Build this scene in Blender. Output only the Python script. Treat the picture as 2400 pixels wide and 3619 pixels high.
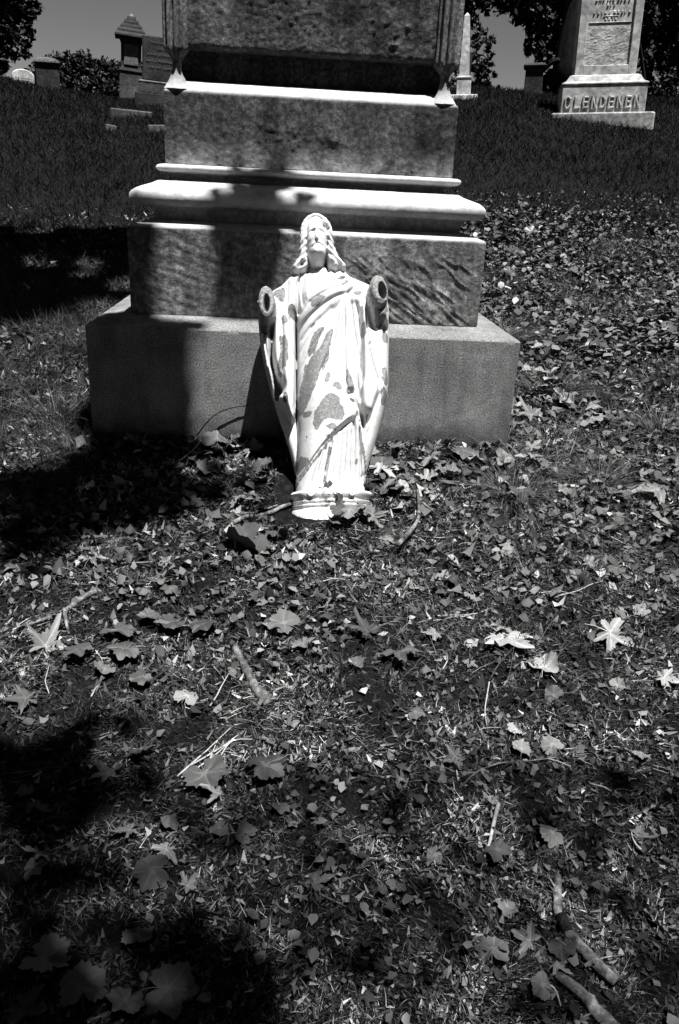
import bpy, math
import numpy as np
R = math.radians
sc = bpy.context.scene
for o in list(bpy.data.objects): bpy.data.objects.remove(o)

# ------------------------------------------------------------------ camera, sky, sun, exposure
CAM = np.array([-0.0616, -2.9517, 0.9104])
RIGHT = np.array([0.99746662, -0.05311987, 0.04731411])
UP = np.array([-0.02360887, 0.38022105, 0.92459428])
FWD = np.array([0.06710415, 0.92336896, -0.3780037])
cam = bpy.data.cameras.new('camera'); co = bpy.data.objects.new('camera', cam)
sc.collection.objects.link(co); sc.camera = co
from mathutils import Matrix, Vector
m = Matrix.Identity(4)
for i in range(3):
    m[i][0] = RIGHT[i]; m[i][1] = UP[i]; m[i][2] = -FWD[i]; m[i][3] = CAM[i]
co.matrix_world = m
cam.sensor_fit = 'VERTICAL'; cam.sensor_height = 36.0; cam.lens = 2821.14 / 3619 * 36.0
cam.clip_start = 0.05; cam.clip_end = 2000

SUN = np.array([.135, -.25, .958]); SUN = SUN / np.linalg.norm(SUN)
w = bpy.data.worlds.new("World"); sc.world = w; w.use_nodes = True
nt = w.node_tree; nt.nodes.clear()
sky = nt.nodes.new('ShaderNodeTexSky'); sky.sky_type = 'NISHITA'; sky.sun_disc = False
sky.sun_elevation = math.asin(SUN[2]); sky.air_density = .42; sky.dust_density = .15; sky.sun_rotation = math.atan2(SUN[0], SUN[1])
sep = nt.nodes.new('ShaderNodeSeparateColor')      # black and white film behind a red filter: the red of the sky only
bg = nt.nodes.new('ShaderNodeBackground'); bg.inputs[1].default_value = 0.05
wo = nt.nodes.new('ShaderNodeOutputWorld')
nt.links.new(sky.outputs[0], sep.inputs[0]); nt.links.new(sep.outputs[0], bg.inputs[0]); nt.links.new(bg.outputs[0], wo.inputs[0])
sl = bpy.data.lights.new('sun', 'SUN'); sl.energy = 5.0; sl.angle = R(0.53); sl.color = (1, .995, .985)
so = bpy.data.objects.new('sun', sl); sc.collection.objects.link(so)
so.rotation_euler = Vector(SUN).to_track_quat('Z', 'Y').to_euler(); so.location = (3, -4, 9)
sc.view_settings.view_transform = 'Standard'; sc.view_settings.look = 'None'
sc.view_settings.exposure = 1.3; sc.view_settings.gamma = 1; sc.view_settings.use_curve_mapping = False

# ------------------------------------------------------------------ helpers
rng = np.random.default_rng(11)
COL = sc.collection
def tag(o, label=None, cat=None, group=None, kind=None):
    if label: o['label'] = label
    if cat: o['category'] = cat
    if group: o['group'] = group
    if kind: o['kind'] = kind
    return o
def empty(name, loc=(0, 0, 0), M=None):
    o = bpy.data.objects.new(name, None); COL.objects.link(o); o.empty_display_size = .05
    if M is not None: o.matrix_world = M
    else: o.location = loc
    return o
def mesh(name, V, F, mat=None, parent=None, smooth=False, attrs=None):
    """V (n,3); F a list of polygons or an (m,k) integer array"""
    me = bpy.data.meshes.new(name); V = np.asarray(V, float)
    if isinstance(F, np.ndarray):
        k = F.shape[1]; mm = len(F)
        me.vertices.add(len(V)); me.vertices.foreach_set('co', V.ravel().astype(np.float32))
        me.loops.add(mm * k); me.loops.foreach_set('vertex_index', F.ravel().astype(np.int32))
        me.polygons.add(mm); me.polygons.foreach_set('loop_start', np.arange(0, mm * k, k, dtype=np.int32))
        me.update(calc_edges=True)
    else:
        me.from_pydata([tuple(v) for v in V], [], [tuple(int(i) for i in f) for f in F])
    if smooth: me.polygons.foreach_set('use_smooth', np.ones(len(me.polygons), bool))
    if attrs:
        for nm, a in attrs.items():
            at = me.attributes.new(nm, 'FLOAT', 'POINT'); at.data.foreach_set('value', np.asarray(a, np.float32))
    me.update()
    if mat: me.materials.append(mat)
    o = bpy.data.objects.new(name, me); COL.objects.link(o)
    if parent: o.parent = parent
    return o
def _h(i, j, k, s):
    n = (i * 374761393 + j * 668265263 + k * 2147483647 + s * 1274126177) & 0xffffffff
    n = ((n ^ (n >> 13)) * 1274126177) & 0xffffffff
    return ((n ^ (n >> 16)) & 0xffff) / 65535.0
def vn(P, s=0):
    P = np.asarray(P, float); I = np.floor(P).astype(np.int64); f = P - I; f = f * f * (3 - 2 * f); r = 0
    for a in (0, 1):
        for b in (0, 1):
            for c in (0, 1):
                wgt = (f[..., 0] if a else 1 - f[..., 0]) * (f[..., 1] if b else 1 - f[..., 1]) * (f[..., 2] if c else 1 - f[..., 2])
                r = r + wgt * _h(I[..., 0] + a, I[..., 1] + b, I[..., 2] + c, s)
    return r
def fbm(P, o=4, s=0):
    r = 0; a = .5; P = np.asarray(P, float)
    for k in range(o): r = r + a * (vn(P, s + k) - .5) * 2; P = P * 2.03 + 7.1; a *= .5
    return r

# ------------------------------------------------------------------ materials (all grey: the photograph is black and white)
def gray(v): return (v, v, v, 1)
class NT:
    def __init__(s, name, rough=.85, spec=.2):
        s.m = bpy.data.materials.new(name); s.m.use_nodes = True; s.t = s.m.node_tree
        s.b = s.t.nodes['Principled BSDF']; s.b.inputs['Roughness'].default_value = rough
        s.b.inputs['Specular IOR Level'].default_value = spec
        s.tc = s.t.nodes.new('ShaderNodeTexCoord')
    def n(s, k, **kw):
        x = s.t.nodes.new(k)
        for a, v in kw.items(): setattr(x, a, v)
        return x
    def l(s, a, b): s.t.links.new(a, b)
    def noise(s, scale, detail=6, rough=.6, vec=None, stretch=None, rot=None):
        v = vec or s.tc.outputs['Object']
        if stretch:
            mp = s.n('ShaderNodeMapping'); mp.inputs['Scale'].default_value = stretch
            if rot: mp.inputs['Rotation'].default_value = rot
            s.l(v, mp.inputs[0]); v = mp.outputs[0]
        x = s.n('ShaderNodeTexNoise'); x.inputs['Scale'].default_value = scale
        x.inputs['Detail'].default_value = detail; x.inputs['Roughness'].default_value = rough
        s.l(v, x.inputs['Vector']); return x.outputs['Fac']
    def ramp(s, fac, stops):
        r = s.n('ShaderNodeValToRGB'); e = r.color_ramp.elements
        while len(e) < len(stops): e.new(.5)
        for i, (p, v) in enumerate(stops): e[i].position = p; e[i].color = gray(v)
        s.l(fac, r.inputs[0]); return r.outputs[0]
    def math(s, op, a, b):
        x = s.n('ShaderNodeMath', operation=op)
        for i, v in enumerate((a, b)):
            if isinstance(v, (int, float)): x.inputs[i].default_value = v
            else: s.l(v, x.inputs[i])
        return x.outputs[0]
    def color(s, c): s.l(c, s.b.inputs['Base Color']); return s
    def bump(s, h, strength=.5, dist=.01, prev=None):
        b = s.n('ShaderNodeBump'); b.inputs['Strength'].default_value = strength; b.inputs['Distance'].default_value = dist
        s.l(h, b.inputs['Height'])
        if prev is not None: s.l(prev, b.inputs['Normal'])
        s.l(b.outputs[0], s.b.inputs['Normal']); return b.outputs[0]

def stone(name, lo, hi, blot=3.0, grain=90, bump=.5, dist=.004, mid=None, edgewhite=None):
    t = NT(name, .9, .15)
    a = t.ramp(t.noise(blot, 8, .62), [(.36, lo), (.5, mid if mid else (lo + hi) / 2), (.66, hi)])
    g = t.ramp(t.noise(grain, 4, .7), [(.3, .45), (.5, .95), (.72, 1.7)])
    c = t.math('MULTIPLY', a, g)
    if edgewhite:
        sp = t.n('ShaderNodeSeparateXYZ'); t.l(t.tc.outputs['Object'], sp.inputs[0])
        zz = t.math('SUBTRACT', edgewhite[0], sp.outputs[2]); zz = t.math('ABSOLUTE', zz, 0)
        zz = t.math('DIVIDE', zz, edgewhite[1]); zz = t.math('SUBTRACT', 1.0, zz)
        zz = t.math('MULTIPLY', zz, t.ramp(t.noise(14, 6, .7), [(.42, 0), (.62, 1)]))
        zz = t.math('MAXIMUM', zz, 0.0); zz = t.math('MULTIPLY', zz, edgewhite[2]); c = t.math('ADD', c, zz)
    t.color(c)
    p = t.bump(t.noise(grain * .45, 5, .7), bump, dist)
    t.bump(t.noise(grain * 2.2, 3, .7), bump * .7, dist * .5, p)
    return t.m
M = {}
# base slab: clean speckled granite
t = NT('speckled granite', .85, .2)
g1 = t.ramp(t.noise(170, 3, .75), [(.33, .03), (.43, .14), (.58, .22), (.72, .36)])
g2 = t.math('MULTIPLY', t.ramp(t.noise(5, 6, .65), [(.3, .6), (.7, 1.2)]), t.ramp(t.noise(9, 6, .7, stretch=(1, 1, .2)), [(.36, .7), (.5, 1)]))
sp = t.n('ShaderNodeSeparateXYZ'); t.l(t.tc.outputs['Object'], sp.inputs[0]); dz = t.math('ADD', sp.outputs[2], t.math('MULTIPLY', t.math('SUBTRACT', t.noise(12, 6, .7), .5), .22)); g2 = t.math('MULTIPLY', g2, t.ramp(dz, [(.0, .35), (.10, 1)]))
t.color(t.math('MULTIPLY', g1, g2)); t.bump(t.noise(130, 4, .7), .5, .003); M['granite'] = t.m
# die blocks: dark weathered marble; upward-facing washes are paler
def die(name, lo, hi, pale, rot=None, stretch=None, grain=60, bump=.8, dist=.006, white=None):
    t = NT(name, .92, .1)
    a = t.ramp(t.noise(4.2, 9, .68), [(.34, lo), (.5, (lo + hi) / 2), (.68, hi)])
    g = t.ramp(t.noise(grain * 1.6, 5, .75), [(.34, .35), (.5, .9), (.68, 1.9)])
    c = t.math('MULTIPLY', a, g)
    c = t.math('MULTIPLY', c, t.ramp(t.noise(13, 6, .7, stretch=(1, 1, .14)), [(.34, .5), (.5, 1), (.64, 1.45)]))
    if white:
        sp = t.n('ShaderNodeSeparateXYZ'); t.l(t.tc.outputs['Object'], sp.inputs[0])
        zz = t.math('DIVIDE', t.math('SUBTRACT', white[0], sp.outputs[2]), white[1])
        zz = t.math('MINIMUM', t.math('MAXIMUM', zz, 0.0), 1.0)
        zz = t.math('MULTIPLY', zz, t.ramp(t.noise(11, 7, .75), [(.40, .05), (.62, 1)]))
        c = t.math('ADD', c, t.math('MULTIPLY', zz, white[2]))
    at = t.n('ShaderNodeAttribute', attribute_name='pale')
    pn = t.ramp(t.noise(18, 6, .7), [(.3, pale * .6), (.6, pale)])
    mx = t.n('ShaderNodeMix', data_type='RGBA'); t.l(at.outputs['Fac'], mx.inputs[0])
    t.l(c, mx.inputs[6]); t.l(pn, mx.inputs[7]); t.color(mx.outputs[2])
    v = t.noise(grain, 6, .72) if not stretch else t.noise(grain, 6, .72, stretch=stretch, rot=rot)
    p = t.bump(v, bump, dist); t.bump(t.noise(grain * 3, 3, .7), bump * .5, dist * .4, p)
    return t.m
M['die_low'] = die('rough weathered marble', .06, .18, .42, rot=(0, R(-36), 0), stretch=(.6, 1, 1.25), grain=34, bump=.7, dist=.006)
M['die_up'] = die('pitted dark marble', .018, .085, .42, grain=46, bump=.8, dist=.006, white=(1.05, .11, .3))
M['mould'] = die('worn pale marble moulding', .07, .18, .46, grain=40, bump=.5, dist=.003)  # dark base tone puts shade into the colour of the undercuts
M['shaft'] = die('dark crusted marble', .022, .08, .4, grain=42, bump=.9, dist=.007)
M['rib'] = die('lichened column marble', .035, .15, .42, grain=55, bump=.9, dist=.005)
# statue paint
t = NT('flaking white paint over plaster', .6, .3)
at = t.n('ShaderNodeAttribute', attribute_name='chip')
e = t.math('ADD', at.outputs['Fac'], t.math('MULTIPLY', t.math('SUBTRACT', t.noise(75, 6, .75), .5), 1.1))
k = t.ramp(e, [(.46, 0), (.5, 1)])
wh = t.ramp(t.noise(30, 6, .7), [(.3, .40), (.5, .50), (.7, .57)])
pl = t.ramp(t.noise(160, 5, .8), [(.32, .07), (.5, .14), (.66, .30)])
at2 = t.n('ShaderNodeAttribute', attribute_name='dirt')
mx = t.n('ShaderNodeMix', data_type='RGBA'); t.l(k, mx.inputs[0]); t.l(wh, mx.inputs[6]); t.l(pl, mx.inputs[7])
t.color(mx.outputs[2])
sc_ = t.math('MULTIPLY', k, -1.0)
p = t.bump(sc_, .7, .0016); t.bump(t.noise(210, 3, .7), .25, .0015, p); M['paint'] = t.m
# ground / plants: tone attribute gives each piece its own grey
def toned(name, lo, hi, rough=.7, spec=.25, back=None):
    t = NT(name, rough, spec)
    at = t.n('ShaderNodeAttribute', attribute_name='tone')
    t.color(t.ramp(at.outputs['Fac'], [(0, lo), (.6, (lo + hi) / 3), (1, hi)]))
    return t.m
M['litter'] = toned('dry litter and moss', .0015, .42)
M['blade'] = toned('grass blades', .003, .26)
M['farblade'] = toned('hill grass blades', .002, .032, .8, .1)
M['foliage'] = toned('tree foliage', .002, .045, .6, .3)
t = NT('dark soil and moss', .95, .05)
t.color(t.ramp(t.noise(45, 8, .75), [(.35, .003), (.55, .010), (.72, .035)])); t.bump(t.noise(120, 6, .8), 1, .01); M['soil'] = t.m
def leafmat(name, lo, hi, rough, spec):
    t = NT(name, rough, spec)
    oi = t.n('ShaderNodeObjectInfo')
    at = t.n('ShaderNodeAttribute', attribute_name='vein')
    base = t.ramp(oi.outputs['Random'], [(0, lo), (1, hi)])
    c = t.math('MULTIPLY', base, t.ramp(t.noise(45, 6, .7), [(.3, .5), (.55, 1), (.72, 1.35)]))
    c = t.math('MULTIPLY', c, t.math('ADD', 1.0, t.math('MULTIPLY', at.outputs['Fac'], .9)))
    t.color(c); p = t.bump(at.outputs['Fac'], .6, .002); t.bump(t.noise(90, 5, .7), .5, .002, p)
    return t.m
M['dry'] = leafmat('dry fallen leaf', .035, .16, .7, .25)
M['pale'] = leafmat('bleached fallen leaf', .12, .25, .6, .3)
M['fresh'] = leafmat('waxy green leaf', .03, .075, .38, .5)
t = NT('bark', .9, .1)
t.color(t.ramp(t.noise(30, 7, .7, stretch=(1, 1, .25)), [(.36, .02), (.5, .1), (.66, .3)])); t.bump(t.noise(70, 6, .75), 1.0, .008); M['bark'] = t.m
t = NT('tree bark', .95, .05)
t.color(t.ramp(t.noise(14, 7, .7, stretch=(1, 1, .2)), [(.3, .004), (.7, .02)])); t.bump(t.noise(20, 6, .7, stretch=(1, 1, .2)), 1, .03); M['treebark'] = t.m
t = NT('bleached twig', .8, .2)
t.color(t.ramp(t.noise(60, 5, .7), [(.3, .15), (.7, .4)])); M['straw'] = t.m
M['far_dark'] = stone('dark old headstone', .015, .045, 3, 30, .6, .01)
M['far_grey'] = stone('grey old headstone', .04, .09, 3, 30, .6, .01)
M['far_mid'] = stone('mid grey headstone', .07, .15, 3, 30, .6, .01)
M['far_white'] = stone('white marble headstone', .3, .5, 2.5, 14, .4, .008)
M['clen'] = stone('white weathered marble', .27, .42, 2.2, 10, .45, .008)
M['clen_base'] = stone('grey granite plinth', .14, .3, 2.2, 16, .4, .008)

# ------------------------------------------------------------------ terrain: a grassy slope rising to a crest behind the stones
_ty = np.array([-8, -5, 0, 3, 6, 9, 11, 12.5, 14, 17, 30, 60, 120, 400.])
_tz = np.array([-.9, -.52, 0, .36, .93, 1.66, 2.14, 2.38, 2.47, 2.5, 2.3, 1.6, 0.5, 0.])
_yy = np.linspace(-10, 400, 8201); _zz = np.interp(_yy, _ty, _tz)
_k = np.exp(-np.linspace(-2, 2, 41) ** 2); _k /= _k.sum(); _zz = np.convolve(np.pad(_zz, 20, mode='edge'), _k, 'valid')
_zz -= np.interp(0, _yy, _zz)
def g0(x, y):
    x = np.asarray(x, float); y = np.asarray(y, float)
    z = np.interp(y, _yy, _zz); s = np.clip(y / 11, 0, 1); s = s * s * (3 - 2 * s)
    return z + s * np.interp(x, [-9, -6, -3.2, 0, 3, 5.5, 9], [0, .02, -.32, -.1, .2, .16, .34])
def gz(x, y):
    x, y = np.broadcast_arrays(np.asarray(x, float), np.asarray(y, float))
    P = np.stack([x * 6, y * 6, x * 0], -1); Q = np.stack([x * 26, y * 26, x * 0 + 5], -1)
    near = np.clip(1.3 - (y - 2) / 6, .35, 1)
    mound = .034 * np.exp(-((x - .15) / .08) ** 2 - ((y + .71) / .07) ** 2)
    return g0(x, y) + mound + near * (.016 * fbm(P, 3, 3) + .009 * fbm(Q, 3, 9)) - .004
def grid(xs, ys, name, mat, zf=gz, off=0):
    X, Y = np.meshgrid(xs, ys); Z = zf(X, Y) + off
    V = np.stack([X.ravel(), Y.ravel(), Z.ravel()], 1); nx = len(xs); ny = len(ys)
    a = (np.arange(ny - 1)[:, None] * nx + np.arange(nx - 1)[None]).ravel()
    return mesh(name, V, np.stack([a, a + 1, a + nx + 1, a + nx], 1), mat, smooth=True)
def spaced(lo, a, b, hi, fine, growth=1.18):
    mid = list(np.arange(a, b, fine)); r = [b]; d = fine
    while r[-1] < hi: d *= growth; r.append(r[-1] + d)
    l = [a - fine]; d = fine
    while l[-1] > lo: d *= growth; l.append(l[-1] - d)
    return np.array(sorted(l) + mid + r)
o = grid(spaced(-400, -1.6, 2.2, 400, .019), spaced(-60, -2.5, 2.2, 600, .019, 1.1), 'ground', M['soil'])
tag(o, 'dark mossy soil slope rising behind the monument', kind='structure')
# ------------------------------------------------------------------ the main monument
def ring_block(name, prof, mat, parent, disp=None, HW=.797, DD=1.2, fine=.008, closed_top=True):
    """prof: list of (inset, z, pale) swept round a rectangle; the front run is finely divided so that its face can be worn"""
    P = []
    for a, b in zip(prof[:-1], prof[1:]):
        n = max(1, int(math.hypot(b[0] - a[0], b[1] - a[1]) / fine))
        if b[1] < -.02: n = 1
        for i in range(n):
            f = i / n; P.append([a[0] + (b[0] - a[0]) * f, a[1] + (b[1] - a[1]) * f, a[2] + (b[2] - a[2]) * f])
    P.append(list(prof[-1])); P = np.array(P, float)
    nf = int(2 * HW / fine); u = np.linspace(-1, 1, nf + 1)
    V = []; pale = []
    ns = 14
    for d, z, p in P:
        hx = HW - d
        front = np.stack([u * hx, np.full(nf + 1, d), np.full(nf + 1, z)], 1)
        s = np.linspace(0, 1, ns + 1)[1:]
        right = np.stack([np.full(ns, hx), d + s * (DD - 2 * d), np.full(ns, z)], 1)
        back = np.array([[-hx, DD - d, z]])
        left = np.stack([np.full(ns - 1, -hx), (DD - d) - s[:-1] * (DD - 2 * d), np.full(ns - 1, z)], 1)
        V += [front, right, back, left]; pale += [p] * (nf + 1 + ns + 1 + ns - 1)
    V = np.concatenate(V); K = nf + 1 + 2 * ns; pale = np.array(pale)
    rows = len(P)
    a = (np.arange(rows - 1)[:, None] * K + np.arange(K)[None]).ravel()
    b = (np.arange(rows - 1)[:, None] * K + (np.arange(K)[None] + 1) % K).ravel()
    F = np.stack([a, b, b + K, a + K], 1)
    if disp is not None:
        dn = disp(V)                                   # push along +y (inwards) on the front, x on the sides
        fr = (np.arange(len(V)) % K) <= nf
        V[:, 1] += np.where(fr, dn, 0)
        V[:, 2] += np.where(fr & (pale > .5), dn * .5, 0)
    F = [tuple(f) for f in F]
    F.append(tuple(range((rows - 1) * K, rows * K)))
    return mesh(name, V, F, mat, parent, smooth=True, attrs={'pale': pale})
def sharp(o, ang=35):
    o.data.set_sharp_from_angle(angle=R(ang)); return o
mon = tag(empty('stone_monument', (0, 0, 0)), 'huge weathered monument with stepped base and moulded courses behind the white statue', 'monument')
def d_edge(V, amp=.0015): return amp * fbm(V * 40, 4, 2)
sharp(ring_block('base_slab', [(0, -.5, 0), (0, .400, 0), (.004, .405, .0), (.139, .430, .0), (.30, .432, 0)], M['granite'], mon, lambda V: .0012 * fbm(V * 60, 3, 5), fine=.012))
def wear_low(V):
    x, z = V[:, 0], V[:, 2]
    c, s = math.cos(R(-36)), math.sin(R(-36)); uu = x * c + z * s; vv = -x * s + z * c
    n = fbm(np.stack([uu * 18, vv * 70, x * 0], 1), 4, 21)
    n2 = fbm(np.stack([uu * 9, vv * 42, x * 0 + 9], 1), 3, 31)
    m_ = np.clip((x - .05) / .15, 0, 1) * np.clip((.70 - z) / .05, 0, 1) * np.clip((.64 - x) / .05, 0, 1)
    ridge = np.clip(1 - np.abs(n2) * 5, 0, 1) * m_
    c2, s2 = math.cos(R(-18)), math.sin(R(-18)); ul = x * c2 + z * s2; vl = -x * s2 + z * c2
    ml = np.clip((.0 - x) / .1, 0, 1)
    nl = fbm(np.stack([ul * 14, vl * 60, x * 0 + 4], 1), 4, 41)
    face = (z < .738)
    return np.where(face, -.0052 * ridge - .0028 * n * (m_ + .25) - .0030 * nl * ml, .002 * n) + .0012 * fbm(V * 90, 3, 6)
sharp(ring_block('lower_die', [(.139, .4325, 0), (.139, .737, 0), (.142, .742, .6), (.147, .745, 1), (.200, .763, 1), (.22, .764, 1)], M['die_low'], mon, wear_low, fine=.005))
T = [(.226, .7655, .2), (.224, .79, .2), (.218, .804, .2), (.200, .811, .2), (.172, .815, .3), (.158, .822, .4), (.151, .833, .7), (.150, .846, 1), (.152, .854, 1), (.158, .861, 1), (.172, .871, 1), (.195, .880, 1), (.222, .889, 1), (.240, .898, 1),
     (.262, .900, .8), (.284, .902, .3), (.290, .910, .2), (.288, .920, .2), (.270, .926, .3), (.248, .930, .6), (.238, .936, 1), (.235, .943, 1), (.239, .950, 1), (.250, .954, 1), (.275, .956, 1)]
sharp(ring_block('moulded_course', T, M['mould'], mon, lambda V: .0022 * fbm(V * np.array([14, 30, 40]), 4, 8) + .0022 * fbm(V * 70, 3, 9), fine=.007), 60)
def wear_up(V):
    x, z = V[:, 0], V[:, 2]
    q = np.stack([x * 48, z * 70, x * 0], 1)
    pit = np.clip(fbm(q, 3, 51), 0, 1)
    msk = np.exp(-(((x + .12) / .2) ** 2 + ((z - 1.06) / .07) ** 2)) + .25
    bl = np.exp(-(((x - .06) / .022) ** 2 + ((z - 1.085) / .02) ** 2)) * .006 + np.exp(-(((x - .085) / .03) ** 2 + ((z - 1.06) / .014) ** 2)) * .006
    return -.005 * pit * msk - bl + .002 * fbm(V * 60, 3, 12) + np.where(z > 1.19, .004 * fbm(V * 22, 3, 14), 0)
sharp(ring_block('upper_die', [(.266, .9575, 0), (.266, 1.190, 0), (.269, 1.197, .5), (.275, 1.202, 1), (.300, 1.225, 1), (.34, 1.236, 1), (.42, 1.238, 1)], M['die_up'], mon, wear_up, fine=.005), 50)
# shaft: undercut neck, hanging face panel, ribbed corner posts that flare at the foot
def box(name, x0, x1, y0, y1, z0, z1, mat, parent, bev=0):
    if not bev:
        V = [(x, y, z) for z in (z0, z1) for y in (y0, y1) for x in (x0, x1)]
        F = [(0, 2, 3, 1), (4, 5, 7, 6), (0, 1, 5, 4), (2, 6, 7, 3), (0, 4, 6, 2), (1, 3, 7, 5)]
        return mesh(name, V, F, mat, parent)
    b = min(bev, (x1 - x0) / 3, (y1 - y0) / 3, (z1 - z0) / 3); V = []
    for (z, i) in ((z0, b), (z0 + b, 0), (z1 - b, 0), (z1, b)):
        X0, X1, Y0, Y1 = x0 + i, x1 - i, y0 + i, y1 - i
        V += [(X0 + b, Y0, z), (X1 - b, Y0, z), (X1, Y0 + b, z), (X1, Y1 - b, z), (X1 - b, Y1, z), (X0 + b, Y1, z), (X0, Y1 - b, z), (X0, Y0 + b, z)]
    F = [(7, 6, 5, 4, 3, 2, 1, 0), tuple(range(24, 32))]
    for r in range(3):
        for k in range(8): F.append((r * 8 + k, r * 8 + (k + 1) % 8, r * 8 + 8 + (k + 1) % 8, r * 8 + 8 + k))
    return mesh(name, V, F, mat, parent)
box('neck', -.478, .478, .375, .80, 1.2385, 1.40, M['shaft'], mon)
def panel():
    xs = np.arange(-.468, .4501, .006); zs = np.arange(1.334, 2.2, .006)
    X, Z = np.meshgrid(xs, zs); q = np.stack([X * 48, Z * 60, X * 0], -1)
    msk = .35 + np.exp(-(((X + .08) / .1) ** 2)) + np.exp(-(((X - .27) / .1) ** 2 + ((Z - 1.42) / .1) ** 2))
    Y = .292 - .006 * np.clip(fbm(q, 3, 61), 0, 1) * msk - .003 * fbm(q * 2.5, 3, 66) - .004 * fbm(q * .3, 2, 68)
    for cx, cz, a, r in ((.33, 1.44, .007, .010), (.29, 1.38, .006, .011), (.34, 1.375, .005, .008)):
        Y = Y - a * np.exp(-((X - cx) ** 2 + ((Z - cz) * 1.6) ** 2) / r ** 2)
    edge = np.minimum(np.clip((Z - 1.334) / .012, 0, 1), 1); Y = Y + .012 * (1 - edge) ** 2
    V = np.stack([X.ravel(), Y.ravel(), Z.ravel()], 1); nx = len(xs); nz = len(zs)
    a = (np.arange(nz - 1)[:, None] * nx + np.arange(nx - 1)[None]).ravel()
    F = [tuple(f) for f in np.stack([a, a + 1, a + nx + 1, a + nx], 1)]
    n0 = len(V); x0, x1, z0, z1 = xs[0], xs[-1], zs[0], zs[-1]
    V = np.concatenate([V, [(x0, .9, z0), (x1, .9, z0), (x1, .9, z1), (x0, .9, z1)]])
    bot = list(range(nx)); F.append(tuple([n0, n0 + 1] + bot[::-1]))
    top = list(range((nz - 1) * nx, nz * nx)); F.append(tuple(top + [n0 + 2, n0 + 3]))
    lf = [r * nx for r in range(nz)]; F.append(tuple(lf + [n0 + 3, n0]))
    rt = [r * nx + nx - 1 for r in range(nz)]; F.append(tuple(rt[::-1] + [n0 + 1, n0 + 2]))
    F.append((n0 + 3, n0 + 2, n0 + 1, n0))
    return sharp(mesh('shaft_face', V, F, M['shaft'], mon, smooth=True, attrs={'pale': np.zeros(len(V))}))
panel()
def post(sx, side_y=0):
    """ribbed corner post: three rolls, cut to a thin neck, flaring on to the wash below"""
    cx, cy = (.478 if sx > 0 else -.486), .310
    V = []; rows = []
    zs = np.concatenate([np.linspace(1.203, 1.345, 24), np.linspace(1.36, 2.2, 40)])
    nt_ = 72
    for z in zs:
        th = np.linspace(0, 2 * math.pi, nt_, endpoint=False)
        if z > 1.335: rad = .038; rib = 1
        elif z > 1.285: f = (z - 1.285) / .05; f = f * f * (3 - 2 * f); rad = .015 + .023 * f; rib = f
        else: f = (1.285 - z) / .082; rad = .015 + .034 * f ** 1.9; rib = 0
        ca, sa = np.cos(th), np.sin(th)
        pw = 2.4 + 2.2 * rib; sq = (np.abs(ca) ** pw + np.abs(sa) ** pw) ** (-1 / pw)
        rr_ = rad * sq * (1 + rib * (.16 * np.cos(th * 12)))
        P = np.stack([cx + ca * rr_ * sx + 0, cy + sa * rr_, np.full(nt_, z)], 1)
        P += .0022 * fbm(P * 55, 3, 71)[:, None]; V.append(P)
    V = np.concatenate(V); n = len(zs)
    a = (np.arange(n - 1)[:, None] * nt_ + np.arange(nt_)[None]).ravel(); b = (np.arange(n - 1)[:, None] * nt_ + (np.arange(nt_)[None] + 1) % nt_).ravel()
    F = np.stack([a, b, b + nt_, a + nt_], 1) if sx > 0 else np.stack([b, a, a + nt_, b + nt_], 1)
    mesh('corner_post', V, F, M['rib'], mon, smooth=True, attrs={'pale': np.clip((1.285 - V[:, 2]) / .075, 0, 1)})
post(1); post(-1)

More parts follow.
